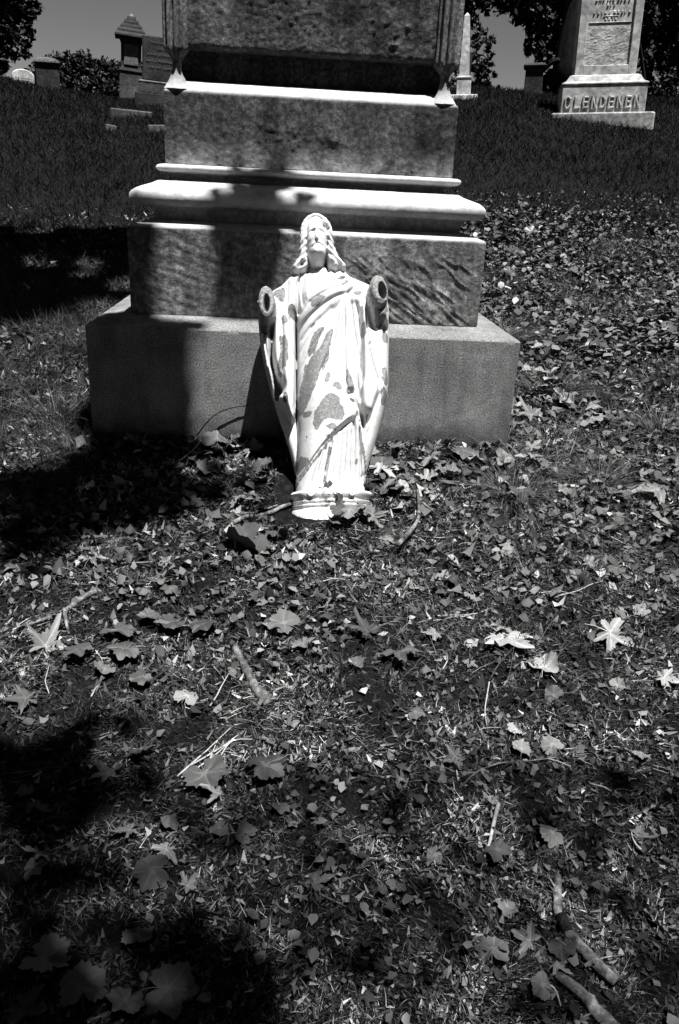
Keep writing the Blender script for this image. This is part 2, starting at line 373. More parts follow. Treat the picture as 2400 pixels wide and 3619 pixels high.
# ------------------------------------------------------------------ the statue
ST = {'poly':{'capeL':[(-.0834,.885),(-.0564,.8889),(-.0706,.8488),(-.0793,.791),(-.0802,.7445),(-.0882,.7053),(-.0863,.5646),(-.0862,.5712),(-.0869,.457),(-.0918,.365),(-.101,.343),(-.1106,.3498),(-.1247,.3787),(-.1358,.3991),(-.1503,.4094),(-.15,.4298),(-.1368,.44),(-.1348,.4674),(-.1588,.5053),(-.1649,.5434),(-.1704,.5712),(-.1697,.6344),(-.1662,.7049),(-.1453,.7763),(-.1481,.8157),(-.1176,.8484)],'fallL':[(-.2158,.7426),(-.2127,.651),(-.1972,.5606),(-.1832,.4982),(-.1662,.4264),(-.162,.4537),(-.1653,.4982),(-.174,.5326),(-.1759,.5671),(-.1695,.6337),(-.1612,.7004),(-.1489,.7501),(-.1551,.7857)],'backL':[(-.1715,.4524),(-.1447,.3537),(-.1304,.3124),(-.1072,.2272),(-.0922,.1463),(-.0734,.2779),(-.0849,.374),(-.1501,.4367)],'capeR':[(.0699,.9008),(.1299,.8555),(.1666,.8303),(.1769,.834),(.2092,.7833),(.246,.7473),(.2331,.5244),(.2317,.4702),(.2108,.3804),(.1806,.2782),(.155,.2043),(.1363,.1361),(.0973,.1366),(.1034,.333),(.1148,.3808),(.0802,.436),(.0809,.5753),(.0842,.7464),(.0911,.8115)],'dropR':[(.1081,.4695),(.124,.405),(.1261,.3712),(.1385,.3537),(.1612,.3529),(.1723,.3913),(.1905,.4421),(.1651,.5381),(.1617,.5553),(.1594,.5834),(.1525,.6706),(.1483,.7411),(.1348,.7375),(.1298,.5834),(.1305,.5553)],'stemR':[(.1648,.8182),(.1566,.7718),(.1587,.7365),(.172,.6908),(.1889,.6558),(.2096,.6769),(.2302,.6525),(.2381,.7192),(.2328,.7617),(.213,.8114)],'stemL':[(-.1776,.7925),(-.1452,.7698),(-.1359,.7313),(-.1461,.7033),(-.1659,.6788),(-.1853,.6787)],'sash':[(.0656,.8639),(.0998,.8446),(.1228,.8156),(.0947,.7842),(.0512,.762),(.0111,.7361),(-.0355,.7009),(-.0619,.6817),(-.0853,.647),(-.0926,.6746),(-.0744,.7094),(-.0477,.741),(-.0079,.7623),(.0353,.7838),(.0788,.8053),(.0926,.8232),(.0633,.8407)],'chestdrape':[(.0647,.8692),(.1007,.8462),(.0965,.8176),(.0527,.7924),(-.001,.7602),(-.0342,.7424),(-.0472,.7528),(-.0134,.7919),(.0168,.8134),(.0372,.8349)],'skirt':[(.103,.3346),(.0752,.3181),(.0555,.3016),(.0357,.2819),(.0127,.2557),(-.0102,.2263),(-.0461,.181),(-.0976,.1201),(-.0981,.088),(.1442,.085),(.1459,.1335),(.1275,.2482),(.12,.3145),(.1151,.3613)],'cascade':[(.0739,.4117),(.0868,.3582),(.1107,.353),(.1146,.3747),(.1024,.3949),(.0835,.41)],'hairL':[(-.0138,1.0682),(-.0319,1.063),(-.0469,1.048),(-.0573,1.0307),(-.0616,1.0123),(-.0603,.9903),(-.0634,.9781),(-.0609,.9612),(-.067,.9344),(-.0651,.9175),(-.072,.903),(-.0824,.8837),(-.0893,.8656),(-.0637,.8694),(-.0457,.8816),(-.0466,.8936),(-.0508,.9056),(-.047,.9298),(-.0485,.9662),(-.0459,1.015),(-.0392,1.0395),(-.0231,1.0557),(-.0072,1.0597)],'hairR':[(-.0138,1.0682),(-.0003,1.0684),(.0166,1.0631),(.0331,1.0479),(.0418,1.0321),(.0458,1.0137),(.0505,.9795),(.053,.9455),(.0545,.9188),(.0675,.9008),(.0856,.8768),(.0667,.8731),(.0357,.8824),(.0285,.9064),(.0305,.9428),(.0255,.967),(.0267,1.0159),(.0216,1.0367),(.0106,1.0513),(-.0072,1.0597)]},'ST':[([(-.0759,.6168),(-.0426,.655),(.004,.69),(.0445,.7323)],.006,-.007),([(-.08,.5721),(-.05,.6134),(.0034,.6656),(.0511,.7323)],.006,-.006),([(-.0746,.5106),(-.0377,.579),(.0162,.6552),(.058,.7429)],.007,-.007),([(-.0661,.4493),(-.048,.5512),(-.0117,.579),(.0329,.6657),(.0649,.7535)],.008,-.008),([(-.0211,.4492),(.01,.5341),(.0269,.5619),(.0493,.6658),(.07,.7606)],.007,-.008),([(.0801,.7678),(.0757,.6484),(.0743,.5105),(.0737,.4659),(.0748,.4152)],.0045,-.018),([(.1046,.7538),(.1057,.6835),(.1194,.5965),(.1311,.5037)],.005,-.01),([(.1211,.7539),(.1332,.7187),(.1353,.6312),(.1327,.5037),(.1293,.4489)],.0045,-.018),([(.1327,.5513),(.1288,.4828),(.1228,.3982)],.0045,-.016),([(.0847,.7537),(.0948,.6485),(.0971,.5105),(.1028,.4829)],.007,.007),([(.0715,.7536),(.0586,.6484),(.0483,.5106),(.0374,.466)],.007,.006),([(-.0943,.1265),(-.0524,.1811),(-.0133,.2329),(.0129,.2623),(.0391,.2901),(.0588,.3049),(.0785,.3214),(.0999,.338)],.004,-.014),([(-.0878,.1393),(-.049,.194),(-.0131,.2411),(.0099,.2689),(.0362,.2984),(.0591,.3182),(.0987,.3513)],.005,.006),([(.0264,.2683),(.0081,.1879),(-.0062,.1084)],.0042,-.011),([(.0412,.2815),(.0266,.1943),(.0159,.1081)],.0042,-.011),([(.0592,.2946),(.0459,.2006),(.0365,.1079)],.0042,-.011),([(.0739,.3029),(.0627,.2046),(.0555,.1077)],.0042,-.011),([(.0886,.3078),(.0804,.2069),(.0761,.1074)],.0042,-.011),([(.1008,.3378),(.0967,.2183),(.0966,.1007)],.0042,-.0176),([(.1211,.3176),(.1204,.2082),(.1236,.1004)],.0042,-.0143),([(.0067,.2454),(-.0127,.1816),(-.0281,.1184)],.0042,-.011),([(-.013,.2225),(-.0351,.1736),(-.0532,.1251)],.0042,-.011),([(.033,.2733),(.0048,.1083)],.0045,.006),([(.051,.2881),(.026,.108)],.0045,.006),([(.0673,.2979),(.046,.1078)],.0045,.006),([(.082,.3045),(.0666,.1075)],.0045,.006),([(.0937,.3177),(.0872,.1073)],.0045,.006),([(.1121,.3377),(.1109,.1005)],.0045,.006),([(-.0032,.2323),(-.0407,.1217)],.0045,.006),([(-.0734,.8447),(-.0791,.802),(-.0798,.7597),(-.0741,.7176)],.0045,-.016),([(-.0585,.8448),(-.0676,.8021),(-.0606,.7352)],.004,-.006),([(-.0452,.852),(-.0495,.8022),(-.0472,.7528)],.004,.004),([(-.1115,.8301),(-.1174,.7665),(-.1171,.6825)],.006,-.006),([(-.0949,.8409),(-.0994,.7666),(-.1035,.7174)],.01,.007),([(-.1662,.6934),(-.1696,.6302),(-.1737,.5606),(-.1681,.5326),(-.149,.4981),(-.1349,.4638)],.0055,-.022),([(-.1364,.7005),(-.1325,.6302),(-.139,.5171),(-.1327,.4981)],.005,-.008),([(-.1099,.7006),(-.1141,.6478),(-.1018,.5954),(-.0892,.5606)],.004,-.01),([(-.0873,.6725),(-.0853,.5954),(-.0868,.5672),(-.0893,.4637),(-.0956,.3787)],.0045,-.016),([(-.1121,.5672),(-.1085,.4809),(-.1111,.4228),(-.0992,.3618)],.004,-.008),([(-.1336,.4365),(-.1341,.4025),(-.1123,.3484)],.004,-.006),([(-.1232,.7006),(-.1215,.5954),(-.1224,.5326),(-.1205,.4467)],.007,.006),([(-.151,.7181),(-.1555,.6302),(-.1519,.526)],.007,.007),([(-.1931,.6441),(-.1903,.5953),(-.1812,.5261)],.003,-.012),([(-.202,.6877),(-.196,.6355),(-.1698,.6425),(-.1677,.6843)],.006,-.01),([(.1578,.7459),(.152,.6751),(.1579,.6049),(.1661,.5528),(.1747,.5178),(.1922,.4559)],.0045,-.012),([(.1618,.7445),(.1694,.6816),(.1846,.647)],.005,-.01),([(.2177,.693),(.2117,.6226),(.2041,.5092),(.2113,.5247),(.1951,.4456)],.004,-.01),([(.183,.6576),(.1613,.605)],.006,.006),([(.1999,.4425),(.1744,.3805),(.1495,.3328),(.1378,.2785)],.0045,-.014),([(.0746,.4085),(.1064,.3915),(.1246,.3545),(.1329,.3144)],.007,-.02),([(.0782,.4219),(.1011,.4286)],.006,-.02),([(.0801,.405),(.1025,.3982),(.1129,.3714),(.1074,.3514)],.004,.01),([(.1343,.2633),(.1337,.3439),(.1244,.3575)],.006,-.016),([(-.0453,.8881),(-.022,.8811),(-.0018,.8843),(.0193,.9214)],.0022,.004),([(.1163,.8147),(.0775,.7879),(.0243,.7612),(-.032,.7276),(-.0668,.6944),(-.0877,.6667)],.0085,.004),([(.0992,.8232),(.0655,.8034),(.012,.773),(-.0412,.7411),(-.0745,.706)],.0035,-.008),([(.1057,.7928),(.0519,.7633),(.0117,.7374),(-.0351,.7021),(-.0617,.681),(-.0835,.6479)],.004,-.006),([(.0745,.8603),(.0473,.8386),(.0205,.8277)],.004,-.004),([(.0871,.8371),(.0637,.8316),(.0368,.8171)],.003,-.008),([(-.0188,.8451),(-.0126,.8274),(-.0012,.8197),(.0139,.8312),(.0209,.8455)],.0022,-.004),([(-.0058,.8381),(.0076,.8418)],.006,.005)],'FS':[([(-.0151,1.0057),(-.0143,.9888),(-.0135,.9767),(-.0121,.9646)],.0032,.0062),([(-.0133,.9743),(-.0115,.964)],.0042,.0055),([(-.0171,.9628),(-.0066,.9629)],.0028,.004),([(-.0208,.9965),(-.0275,.9946)],.005,-.0065),([(.0025,.9962),(.0103,.9933)],.005,-.0055),([(-.0352,1.0006),(-.0251,1.0056),(-.0162,1.0033)],.003,.004),([(-.0095,1.0046),(.0016,1.0059),(.016,1.0001)],.003,.004),([(-.0271,.9898),(-.021,.9899)],.003,.004),([(.0024,.9902),(.0124,.9879)],.003,.004),([(-.0281,.9404),(-.0175,.9477),(-.0129,.9508),(-.0041,.9503),(.0091,.9432)],.0018,-.0055),([(-.0173,.9549),(-.0106,.9556)],.002,-.004),([(-.0264,.9452),(-.0173,.9525)],.004,.004),([(-.0062,.9538),(.007,.948)],.004,.004),([(-.0165,.9393),(-.0087,.9418),(-.001,.9395)],.0035,.004),([(-.0179,.9285),(-.0047,.9238),(.0088,.93)],.012,.008),([(-.0181,.9177),(-.006,.9142),(.0063,.9191)],.011,.01),([(-.0053,.9202),(-.005,.9118)],.0015,-.004),([(-.0454,1.0186),(-.047,.9763),(-.0462,.9221),(-.043,.8923),(-.0433,.8756)],.003,-.03),([(.0134,1.0304),(.023,1.0135),(.0232,.9771),(.0247,.947),(.0236,.9229),(.0256,.893),(.0306,.8715)],.0028,-.03),([(-.0387,.9402),(-.0361,.9583)],.004,-.003),([(-.0325,.9692),(-.0258,.9729)],.006,.003),([(.0042,.9709),(.012,.9734)],.008,.003)],'HR':[([(-.0139,1.0657),(-.032,1.0593),(-.0482,1.0394),(-.0548,1.0148),(-.0536,.9904)],.0085,.018,.012,0),([(-.0536,.9904),(-.0572,.9782),(-.0553,.96),(-.0591,.9357),(-.055,.9176),(-.0631,.9031),(-.0723,.8886),(-.0826,.8717)],.0095,.026,.0135,0),([(-.0519,.9056),(-.0466,.8936),(-.049,.8828),(-.0648,.8694)],.005,.02,.01,0),([(-.0071,1.0658),(.0108,1.0575),(.0262,1.0405),(.0336,1.0209),(.0352,.9964)],.0085,.018,.012,.005),([(.0352,.9964),(.0337,.9793),(.0376,.9574),(.0359,.9368),(.0399,.9162),(.0416,.8945),(.0502,.8825)],.0095,.026,.0135,0),([(.0441,.949),(.0534,.9188),(.0674,.8972),(.0804,.8804)],.006,.018,.012,0)],'CH':[[(-.0345,.7481),(-.0145,.7605),(.0085,.7617),(.0131,.7484),(-.002,.7378),(-.0088,.7255),(-.035,.7219)],[(-.0395,.6644),(-.0229,.6801),(-.0199,.668),(-.0331,.6575)],[(-.0203,.6472),(.0124,.656),(-.0013,.6265),(-.0149,.5989),(-.0186,.5783),(-.0452,.5476),(-.0512,.568),(-.0373,.6126)],[(.005,.6162),(.0402,.6578),(.0361,.6266),(.0255,.5921),(.0193,.5408),(.0005,.4979),(-.0072,.5132),(-.018,.4624),(-.0416,.4121),(-.065,.3589),(-.0856,.359),(-.0812,.429),(-.0655,.4963),(-.0581,.5472),(-.0522,.5203),(-.0319,.5646),(-.009,.5749)],[(.0031,.4053),(.0258,.4169),(.0542,.3984),(.0506,.3817),(.0675,.3582),(.0601,.3217),(.0394,.3252),(.0012,.3287),(-.0103,.3122),(-.0219,.2892),(-.036,.2992),(-.035,.3455),(-.0169,.3719)],[(.0249,.4421),(.0462,.4572),(.0648,.4302),(.0517,.4212)],[(.0039,.3072),(.0328,.3153),(.0418,.2954),(.0257,.2873),(.0068,.2973)],[(-.0901,.1983),(-.0802,.221),(-.0679,.2078),(-.0523,.2012),(-.0543,.1818),(-.0781,.1658),(-.091,.1466)],[(-.0033,.2727),(.0158,.2742),(.0155,.2643),(.0012,.2628)],[(.0117,.4928),(.0228,.486),(.0171,.4522),(.0009,.4489)],[(-.0728,.3655),(-.0427,.3588),(-.0463,.3389),(-.0653,.3423)],[(-.0635,.2698),(-.057,.2796),(-.059,.2599)],[(-.1347,.7005),(-.1166,.6989),(-.1187,.6689),(-.1335,.6688)],[(-.1472,.6337),(-.1145,.6233),(-.1161,.517),(-.152,.5171),(-.1381,.5779)],[(-.1616,.7963),(-.1232,.8109),(-.1224,.7538),(-.139,.7537),(-.1618,.782)],[(-.2149,.6981),(-.1659,.6984),(-.17,.6286),(-.1895,.6285),(-.1959,.6389),(-.2138,.6424)],[(-.1126,.7456),(-.0798,.7316),(-.0837,.6962),(-.1101,.6961)],[(.0737,.8586),(.0871,.8623),(.116,.8305),(.1061,.834)],[(.113,.7879),(.138,.7916),(.141,.7845),(.1308,.7756),(.1127,.779)],[(.179,.7318),(.2285,.7286),(.2167,.6794),(.1892,.6514),(.181,.6967)],[(.2089,.648),(.2303,.6481),(.2289,.6133),(.2107,.6098)],[(.204,.5203),(.2252,.5203),(.2228,.4586),(.205,.462),(.2051,.5063)],[(.1356,.6686),(.1454,.6686),(.1486,.6166),(.1354,.6131)],[(.0767,.5063),(.0923,.4859),(.1039,.4453),(.1002,.4285),(.0778,.4353)],[(.2,.4565),(.2247,.4459),(.2197,.4043),(.1924,.3872)],[(-.1485,.5395),(-.1355,.5326),(-.1362,.481),(-.1521,.5153)],[(-.1353,.4331),(-.1206,.4365),(-.1148,.3957),(-.1341,.4025)],[(.013,.242),(.0257,.2419),(.0186,.2124),(.005,.1765),(.0003,.1148),(-.0076,.1149)],[(.1023,.2044),(.1135,.201),(.108,.1813),(.0986,.1879)],[(.0002,1.0479),(.0146,1.0445),(.031,1.0301),(.0373,1.0156),(.0303,1.0034),(.0196,1.0227),(.0077,1.0359)],[(.0254,.9864),(.0376,.9841),(.0293,.9623),(.0312,.9527),(.0245,.9502)],[(-.0638,.9648),(-.0527,.9637),(-.0553,.9444),(-.0619,.9456)]],'opL':[(-.1842,.7196),.03,.058,.0,(-.1843,.7127),.014,.04],'opR':[(.1932,.7659),.031,.055,.13,(.2027,.7593),.019,.039]}
def inpoly(X, Z, P):
    k = np.zeros(X.shape, bool); n = len(P)
    for a in range(n):
        x1, z1 = P[a]; x2, z2 = P[(a + 1) % n]
        if z1 == z2: continue
        k ^= ((z1 > Z) != (z2 > Z)) & (X < (x2 - x1) * (Z - z1) / (z2 - z1) + x1)
    return k
def dline(X, Z, P, want_s=False):
    best = np.full(X.shape, 9.); S_ = np.zeros(X.shape); L0 = 0
    for (x1, z1), (x2, z2) in zip(P[:-1], P[1:]):
        dx, dz = x2 - x1, z2 - z1; L = math.hypot(dx, dz) + 1e-9
        t_ = np.clip(((X - x1) * dx + (Z - z1) * dz) / L ** 2, 0, 1)
        d = np.hypot(X - x1 - t_ * dx, Z - z1 - t_ * dz); m_ = d < best
        best = np.where(m_, d, best); S_ = np.where(m_, L0 + t_ * L, S_); L0 += L
    return (best, S_, L0) if want_s else best
def smoothpoly(P, it=1):
    P = np.array(P)
    for _ in range(it):
        Q = np.roll(P, -1, 0); P = np.stack([P * .75 + Q * .25, P * .25 + Q * .75], 1).reshape(-1, 2)
    return [tuple(p) for p in P]
def smoothline(P, it=2):
    P = np.array(P)
    for _ in range(it):
        if len(P) < 3: break
        Q = np.stack([P[:-1] * .75 + P[1:] * .25, P[:-1] * .25 + P[1:] * .75], 1).reshape(-1, 2)
        P = np.concatenate([P[:1], Q[1:-1], P[-1:]])
    return [tuple(p) for p in P]
STEP = .0022
xs = np.arange(-.236, .256, STEP); zs = np.arange(.074, 1.084, STEP)
X, Z = np.meshgrid(xs, zs)
H = np.full(X.shape, -1.0)
def put(h, msk):
    global H
    H = np.where(msk & (h > H), h, H)
def pillow(P, r, h0, h1, pw=.5):
    P = smoothpoly(P, 2); m_ = inpoly(X, Z, P); d = dline(X, Z, P + [P[0]])
    q = np.clip(d / r, 0, 1); return h0 + (h1 - h0) * np.sqrt(1 - (1 - q) ** 2), m_
# core: robed body
zc = [.07, .12, .3, .42, .55, .68, .78, .84, .87, .885]
xc = np.interp(Z, zc, [.023, .022, .036, .042, .036, .03, .014, .004, -.003, -.006])
wl = np.interp(Z, zc, [.121, .119, .122, .127, .122, .112, .118, .098, .068, .03]); hh = np.interp(Z, zc, [.115, .112, .118, .128, .124, .118, .122, .112, .085, .06])
uu = (X - xc) / wl; put(hh * np.sqrt(np.clip(1 - np.abs(uu) ** 2.6, 0, 1)) - .01, np.abs(uu) < 1)
# shoulders behind, arms
for (ax_, az_, bx, bz, r0, r1, h) in ((-.02, .835, -.135, .77, .055, .05, .035), (.02, .84, .17, .785, .055, .045, .04), (-.135, .77, -.175, .735, .045, .04, .03), (.165, .785, .195, .765, .04, .04, .05)):
    dx, dz = bx - ax_, bz - az_; t_ = np.clip(((X - ax_) * dx + (Z - az_) * dz) / (dx * dx + dz * dz), 0, 1)
    d = np.hypot(X - ax_ - t_ * dx, Z - az_ - t_ * dz); r_ = r0 + (r1 - r0) * t_
    put(h + np.sqrt(np.clip(r_ ** 2 - d ** 2, 0, 1)), d < r_)
for nm, r_, a_, b_ in (('backL', .02, -.05, -.005), ('capeL', .03, .02, .088), ('fallL', .022, .03, .10), ('capeR', .035, -.01, .082), ('dropR', .018, .085, .125), ('stemR', .028, .04, .13), ('stemL', .03, .03, .10)):
    h, m_ = pillow(ST['poly'][nm], r_, a_, b_); put(h, m_)
for poly_ in ([(-.060, .89), (-.084, .883), (-.118, .846), (-.148, .813), (-.172, .79), (-.16, .72), (-.08, .70), (-.04, .8)], [(.05, .90), (.078, .898), (.128, .848), (.166, .822), (.185, .80), (.16, .73), (.10, .72), (.03, .82)]):
    h, m_ = pillow(poly_, .04, .015, .088); put(h, m_)
# right leg forward under the mantle, knee bulge
H = H + .014 * np.exp(-(((X + .025) / .05) ** 2 + ((Z - .36) / .13) ** 2)) + .008 * np.exp(-(((X + .04) / .035) ** 2 + ((Z - .2) / .08) ** 2))
H = H + .006 * np.exp(-(((X + .0) / .06) ** 2 + ((Z - .78) / .05) ** 2))
h, m_ = pillow(ST['poly']['sash'], .012, .0, .007); put(H + h, m_)
h, m_ = pillow(ST['poly']['chestdrape'], .02, 0, .006); put(H + h, m_)
mk = inpoly(X, Z, ST['poly']['skirt']); H = np.where(mk, H - .016, H)
flare = np.clip((.16 - Z) / .07, 0, 1); H = np.where(Z < .16, H + .012 * flare, H)
body_top = H.copy()
def stroke(pts, w_, a_, lim=None):
    global H
    P = smoothline(pts); d, s_, L_ = dline(X, Z, P, True)
    taper = np.clip(np.minimum(s_, L_ - s_) / (.12 * L_ + 1e-6) + .25, 0, 1)
    a_ = a_ * 1.4; H = np.where(H > -.5, H + a_ * taper * np.exp(-(d / w_) ** 2), H)
jr = np.random.default_rng(5)
for pts, w_, a_ in ST['ST']: stroke(pts, w_ * jr.uniform(.8, 1.25), a_ * jr.uniform(.6, 1.25))
# fine drapery ripple running with the cloth
warp = fbm(np.stack([X * 9, Z * 6, X * 0], -1), 3, 91)
rip = .0 * np.sin((X * 1.0 + .25 * np.sin(Z * 6)) * 230 + 9 * warp)
arm = (np.abs(X - .03) > .1) & (Z < .75) & (Z > .3)
H = np.where((H > -.5) & (Z < .86), H + np.where(arm, rip, rip * .15), H)
# neck
d = np.abs(X + .018); put(.028 + np.sqrt(np.clip(.033 ** 2 - d ** 2, 0, 1)) * 1.2, (d < .033) & (Z > .862) & (Z < .95))
# head
hx, hz = -.0113, .967
u2 = ((X - hx) / .041) ** 2 + ((Z - hz) / np.where(Z < hz, .083, .094)) ** 2
put(.078 + .068 * np.clip(1 - u2, 0, 1) ** .42, u2 < 1)
faceH = H.copy()
fm = (u2 < 1.05) | ((Z > .86) & (np.abs(X + .012) < .05) & (Z < 1.06))
for pts, w_, a_ in ST['FS']:
    P = smoothline([(q[0], q[1] - .011) for q in pts]); d, s_, L_ = dline(X, Z, P, True)
    H = np.where(fm, H + 1.1 * a_ * np.exp(-(d / w_) ** 2), H)
u3 = ((X - hx) / .052) ** 2 + ((Z - .968) / .104) ** 2; put(.066 + .045 * np.sqrt(np.clip(1 - u3, 0, 1)), (u3 < 1) & (Z > .95))
for nm in ('hairL', 'hairR'):
    h, m_ = pillow(ST['poly'][nm], .012, .055, .092); put(h, m_)
for hi_, (pts, w_, a_, pitch, ph) in enumerate(ST['HR']):
    P = smoothline(pts); d, s_, L_ = dline(X, Z, P, True); top_ = hi_ in (0, 3); pitch = .024
    ob_ = np.sin((s_ + ph + (1.1 if hi_ < 3 else -1.1) * X) * 2 * math.pi / pitch + 2 * fbm(np.stack([X * 40, Z * 40, X * 0], -1), 2, 99))
    wv = w_ * (1.45 + (.02 if top_ else .16) * np.sin((s_ + ph) * 2 * math.pi / pitch)); q = np.clip(1 - (d / wv) ** 2, 0, 1)
    lob = .088 + a_ * np.sqrt(q) * (1 + (.09 if top_ else .20) * ob_) + (.0028 * np.sin(d / w_ * 8) if top_ else 0)
    put(lob, d < wv)
# crown of the head: parted hair strands
cr = (u2 > .72) & (Z > .99) & (H > .05) & (Z < 1.09)
ang = np.arctan2(Z - 1.0, X - hx)
H = np.where(cr, H + .0010 * np.sin(ang * 20), H)
# broken sleeve ends: rims with hollow sockets
for key in ('opL', 'opR'):
    (cx, cz), ra, rb, tl, (px_, pz_), pa, pb = ST[key]; pa *= .68; pb *= .78
    c_, s_ = math.cos(tl), math.sin(tl)
    e1 = np.hypot(((X - cx) * c_ + (Z - cz) * s_ * -1 * -1) / ra, (-(X - cx) * s_ * -1 * -1 + (Z - cz) * c_) / rb) if False else np.hypot(((X - cx) * c_ + (Z - cz) * s_) / ra, (-(X - cx) * s_ + (Z - cz) * c_) / rb)
    e2 = np.hypot(((X - px_) * c_ + (Z - pz_) * s_) / pa, (-(X - px_) * s_ + (Z - pz_) * c_) / pb)
    rim = .162 + .003 * fbm(np.stack([X * 120, Z * 120, X * 0], -1), 3, 95) - .018 * np.clip(e1 - .72, 0, 1) ** 1.0 * 2
    put(rim, e1 < 1)
    H = np.where(e2 < 1.05, np.minimum(H, .118 + .042 * np.clip(e2, 0, 1.05) ** 5), H)
H = np.where(H > -.5, H + .0007 * fbm(np.stack([X * 150, Z * 150, X * 0], -1), 2, 97), H)
solid = H > -.045
solid &= inpoly(X, Z, [(-.3, .05), (.3, .05), (.3, 1.2), (-.3, 1.2)])
# little holes through the curls
solid &= ~((((X - (-.062)) / .006) ** 2 + ((Z - .886) / .009) ** 2) < 1)
# chips
chip = np.zeros(X.shape)
for P in ST['CH']:
    P = smoothpoly(P, 1); m_ = inpoly(X, Z, P); d = dline(X, Z, P + [P[0]])
    v = .5 + np.where(m_, d, -d) / .014; chip = np.maximum(chip, np.clip(v, 0, 1))
chip = np.clip(chip + .30 * fbm(np.stack([X * 60, Z * 60, X * 0], -1), 3, 303) * (chip > .02) * (chip < .98), 0, 1)
for key in ('opL', 'opR'):
    (cx, cz), ra, rb = ST[key][:3]; e1 = np.hypot((X - cx) / ra, (Z - cz) / rb); chip = np.maximum(chip, np.clip(1.35 - e1 * .9, 0, .72))
nz, nx = X.shape
cell = solid[:-1, :-1] & solid[1:, :-1] & solid[:-1, 1:] & solid[1:, 1:]
used = np.zeros(X.shape, bool); used[:-1, :-1] |= cell; used[1:, :-1] |= cell; used[:-1, 1:] |= cell; used[1:, 1:] |= cell
idx = np.full(X.shape, -1); idx[used] = np.arange(used.sum()); N = int(used.sum())
# one smoothing pass keeps the cloth soft but the undercuts steep
Hs = H.copy(); acc = np.zeros_like(H); cnt = np.zeros_like(H)
for a in (-1, 0, 1):
    for b in (-1, 0, 1):
        sh = np.roll(np.roll(H, a, 0), b, 1); us = np.roll(np.roll(used, a, 0), b, 1); wt_ = (4 if a == b == 0 else 1) * us
        acc += sh * wt_; cnt += wt_
Hs = np.where(used, acc / np.maximum(cnt, 1), H)
Bk = -.035 - .02 * np.clip((np.clip(Hs, 0, .15)) / .12, 0, 1)
Lr, br = R(33), R(-2.2)
nrm = np.array([0, -math.cos(Lr), math.sin(Lr)]); a0 = np.array([0, math.sin(Lr), math.cos(Lr)]); e0 = np.array([1., 0, 0])
axs = math.cos(br) * a0 + math.sin(br) * e0; exs = math.cos(br) * e0 - math.sin(br) * a0
ORG = np.array([.070, -.62, -.055]) - .15 * nrm
Mst = Matrix(((exs[0], -nrm[0], axs[0], ORG[0]), (exs[1], -nrm[1], axs[1], ORG[1]), (exs[2], -nrm[2], axs[2], ORG[2]), (0, 0, 0, 1)))
Vf = np.stack([X[used], -Hs[used], Z[used]], 1); Vb = np.stack([X[used], -Bk[used], Z[used]], 1)
a, b, c_, d_ = idx[:-1, :-1][cell], idx[:-1, 1:][cell], idx[1:, 1:][cell], idx[1:, :-1][cell]
Ff = np.stack([a, b, c_, d_], 1); Fb = np.stack([d_ + N, c_ + N, b + N, a + N], 1)
walls = []
cp = np.pad(cell, 1)
def wall(mask, p, q):
    i, j = np.nonzero(mask)
    P_ = idx[i + p[0], j + p[1]]; Q_ = idx[i + q[0], j + q[1]]
    walls.append(np.stack([Q_, P_, P_ + N, Q_ + N], 1))
wall(cell & ~cp[0:-2, 1:-1], (0, 0), (0, 1)); wall(cell & ~cp[2:, 1:-1], (1, 1), (1, 0))
wall(cell & ~cp[1:-1, 0:-2], (1, 0), (0, 0)); wall(cell & ~cp[1:-1, 2:], (0, 1), (1, 1))
statue = tag(empty('broken_statue', M=Mst), 'white flaking statue of a robed bearded man with broken-off hands, propped against the monument', 'statue')
chv = chip[used]
mesh('figure', np.concatenate([Vf, Vb]), np.concatenate([Ff, Fb] + walls), M['paint'], statue, smooth=True, attrs={'chip': np.concatenate([chv, chv])}).data.set_sharp_from_angle(angle=R(75))
# plinth with mouldings and rosettes
def plinth():
    prof = [(.004, -.06), (0, .018), (.002, .022), (.006, .024), (.006, .028), (.002, .031), (.001, .036), (.007, .039), (.008, .042), (.003, .045), (.002, .050), (.007, .053), (.006, .06), (-.002, .066), (-.004, .074), (.002, .082), (.016, .089), (.05, .092)]
    hx0, y0, y1, xc0 = .128, -.150, .04, .017; V = []
    n = 0
    u = np.linspace(-1, 1, 61)
    for d, z in prof:
        hx1 = hx0 - d; c = .03
        wave = .004 * np.abs(np.sin(u * 9)) * (1 if z > .055 else .2)
        fr = np.stack([xc0 + u * (hx1 - c), y0 + d + .012 * np.abs(u) ** 3 - wave, np.full(61, z)], 1)
        rt = np.array([[xc0 + hx1, y0 + d + c + .01, z], [xc0 + hx1, y1 - d, z], [xc0 - hx1, y1 - d, z], [xc0 - hx1, y0 + d + c + .01, z]])
        P = np.concatenate([fr, rt]); V.append(P); n = len(P)
    V = np.concatenate(V); V[:, 1] += .0012 * fbm(V * 130, 2, 4); m_ = len(prof)
    F = []
    for r in range(m_ - 1):
        for k in range(n): F.append((r * n + k, r * n + (k + 1) % n, (r + 1) * n + (k + 1) % n, (r + 1) * n + k))
    F.append(tuple(range((m_ - 1) * n, m_ * n)))
    ch = np.clip(.3 + .5 * fbm(V * 22, 3, 44), 0, 1) * (V[:, 2] < .1)
    return sharp(mesh('plinth', V, F, M['paint'], statue, smooth=True, attrs={'chip': ch}), 50)
pl_ = plinth()
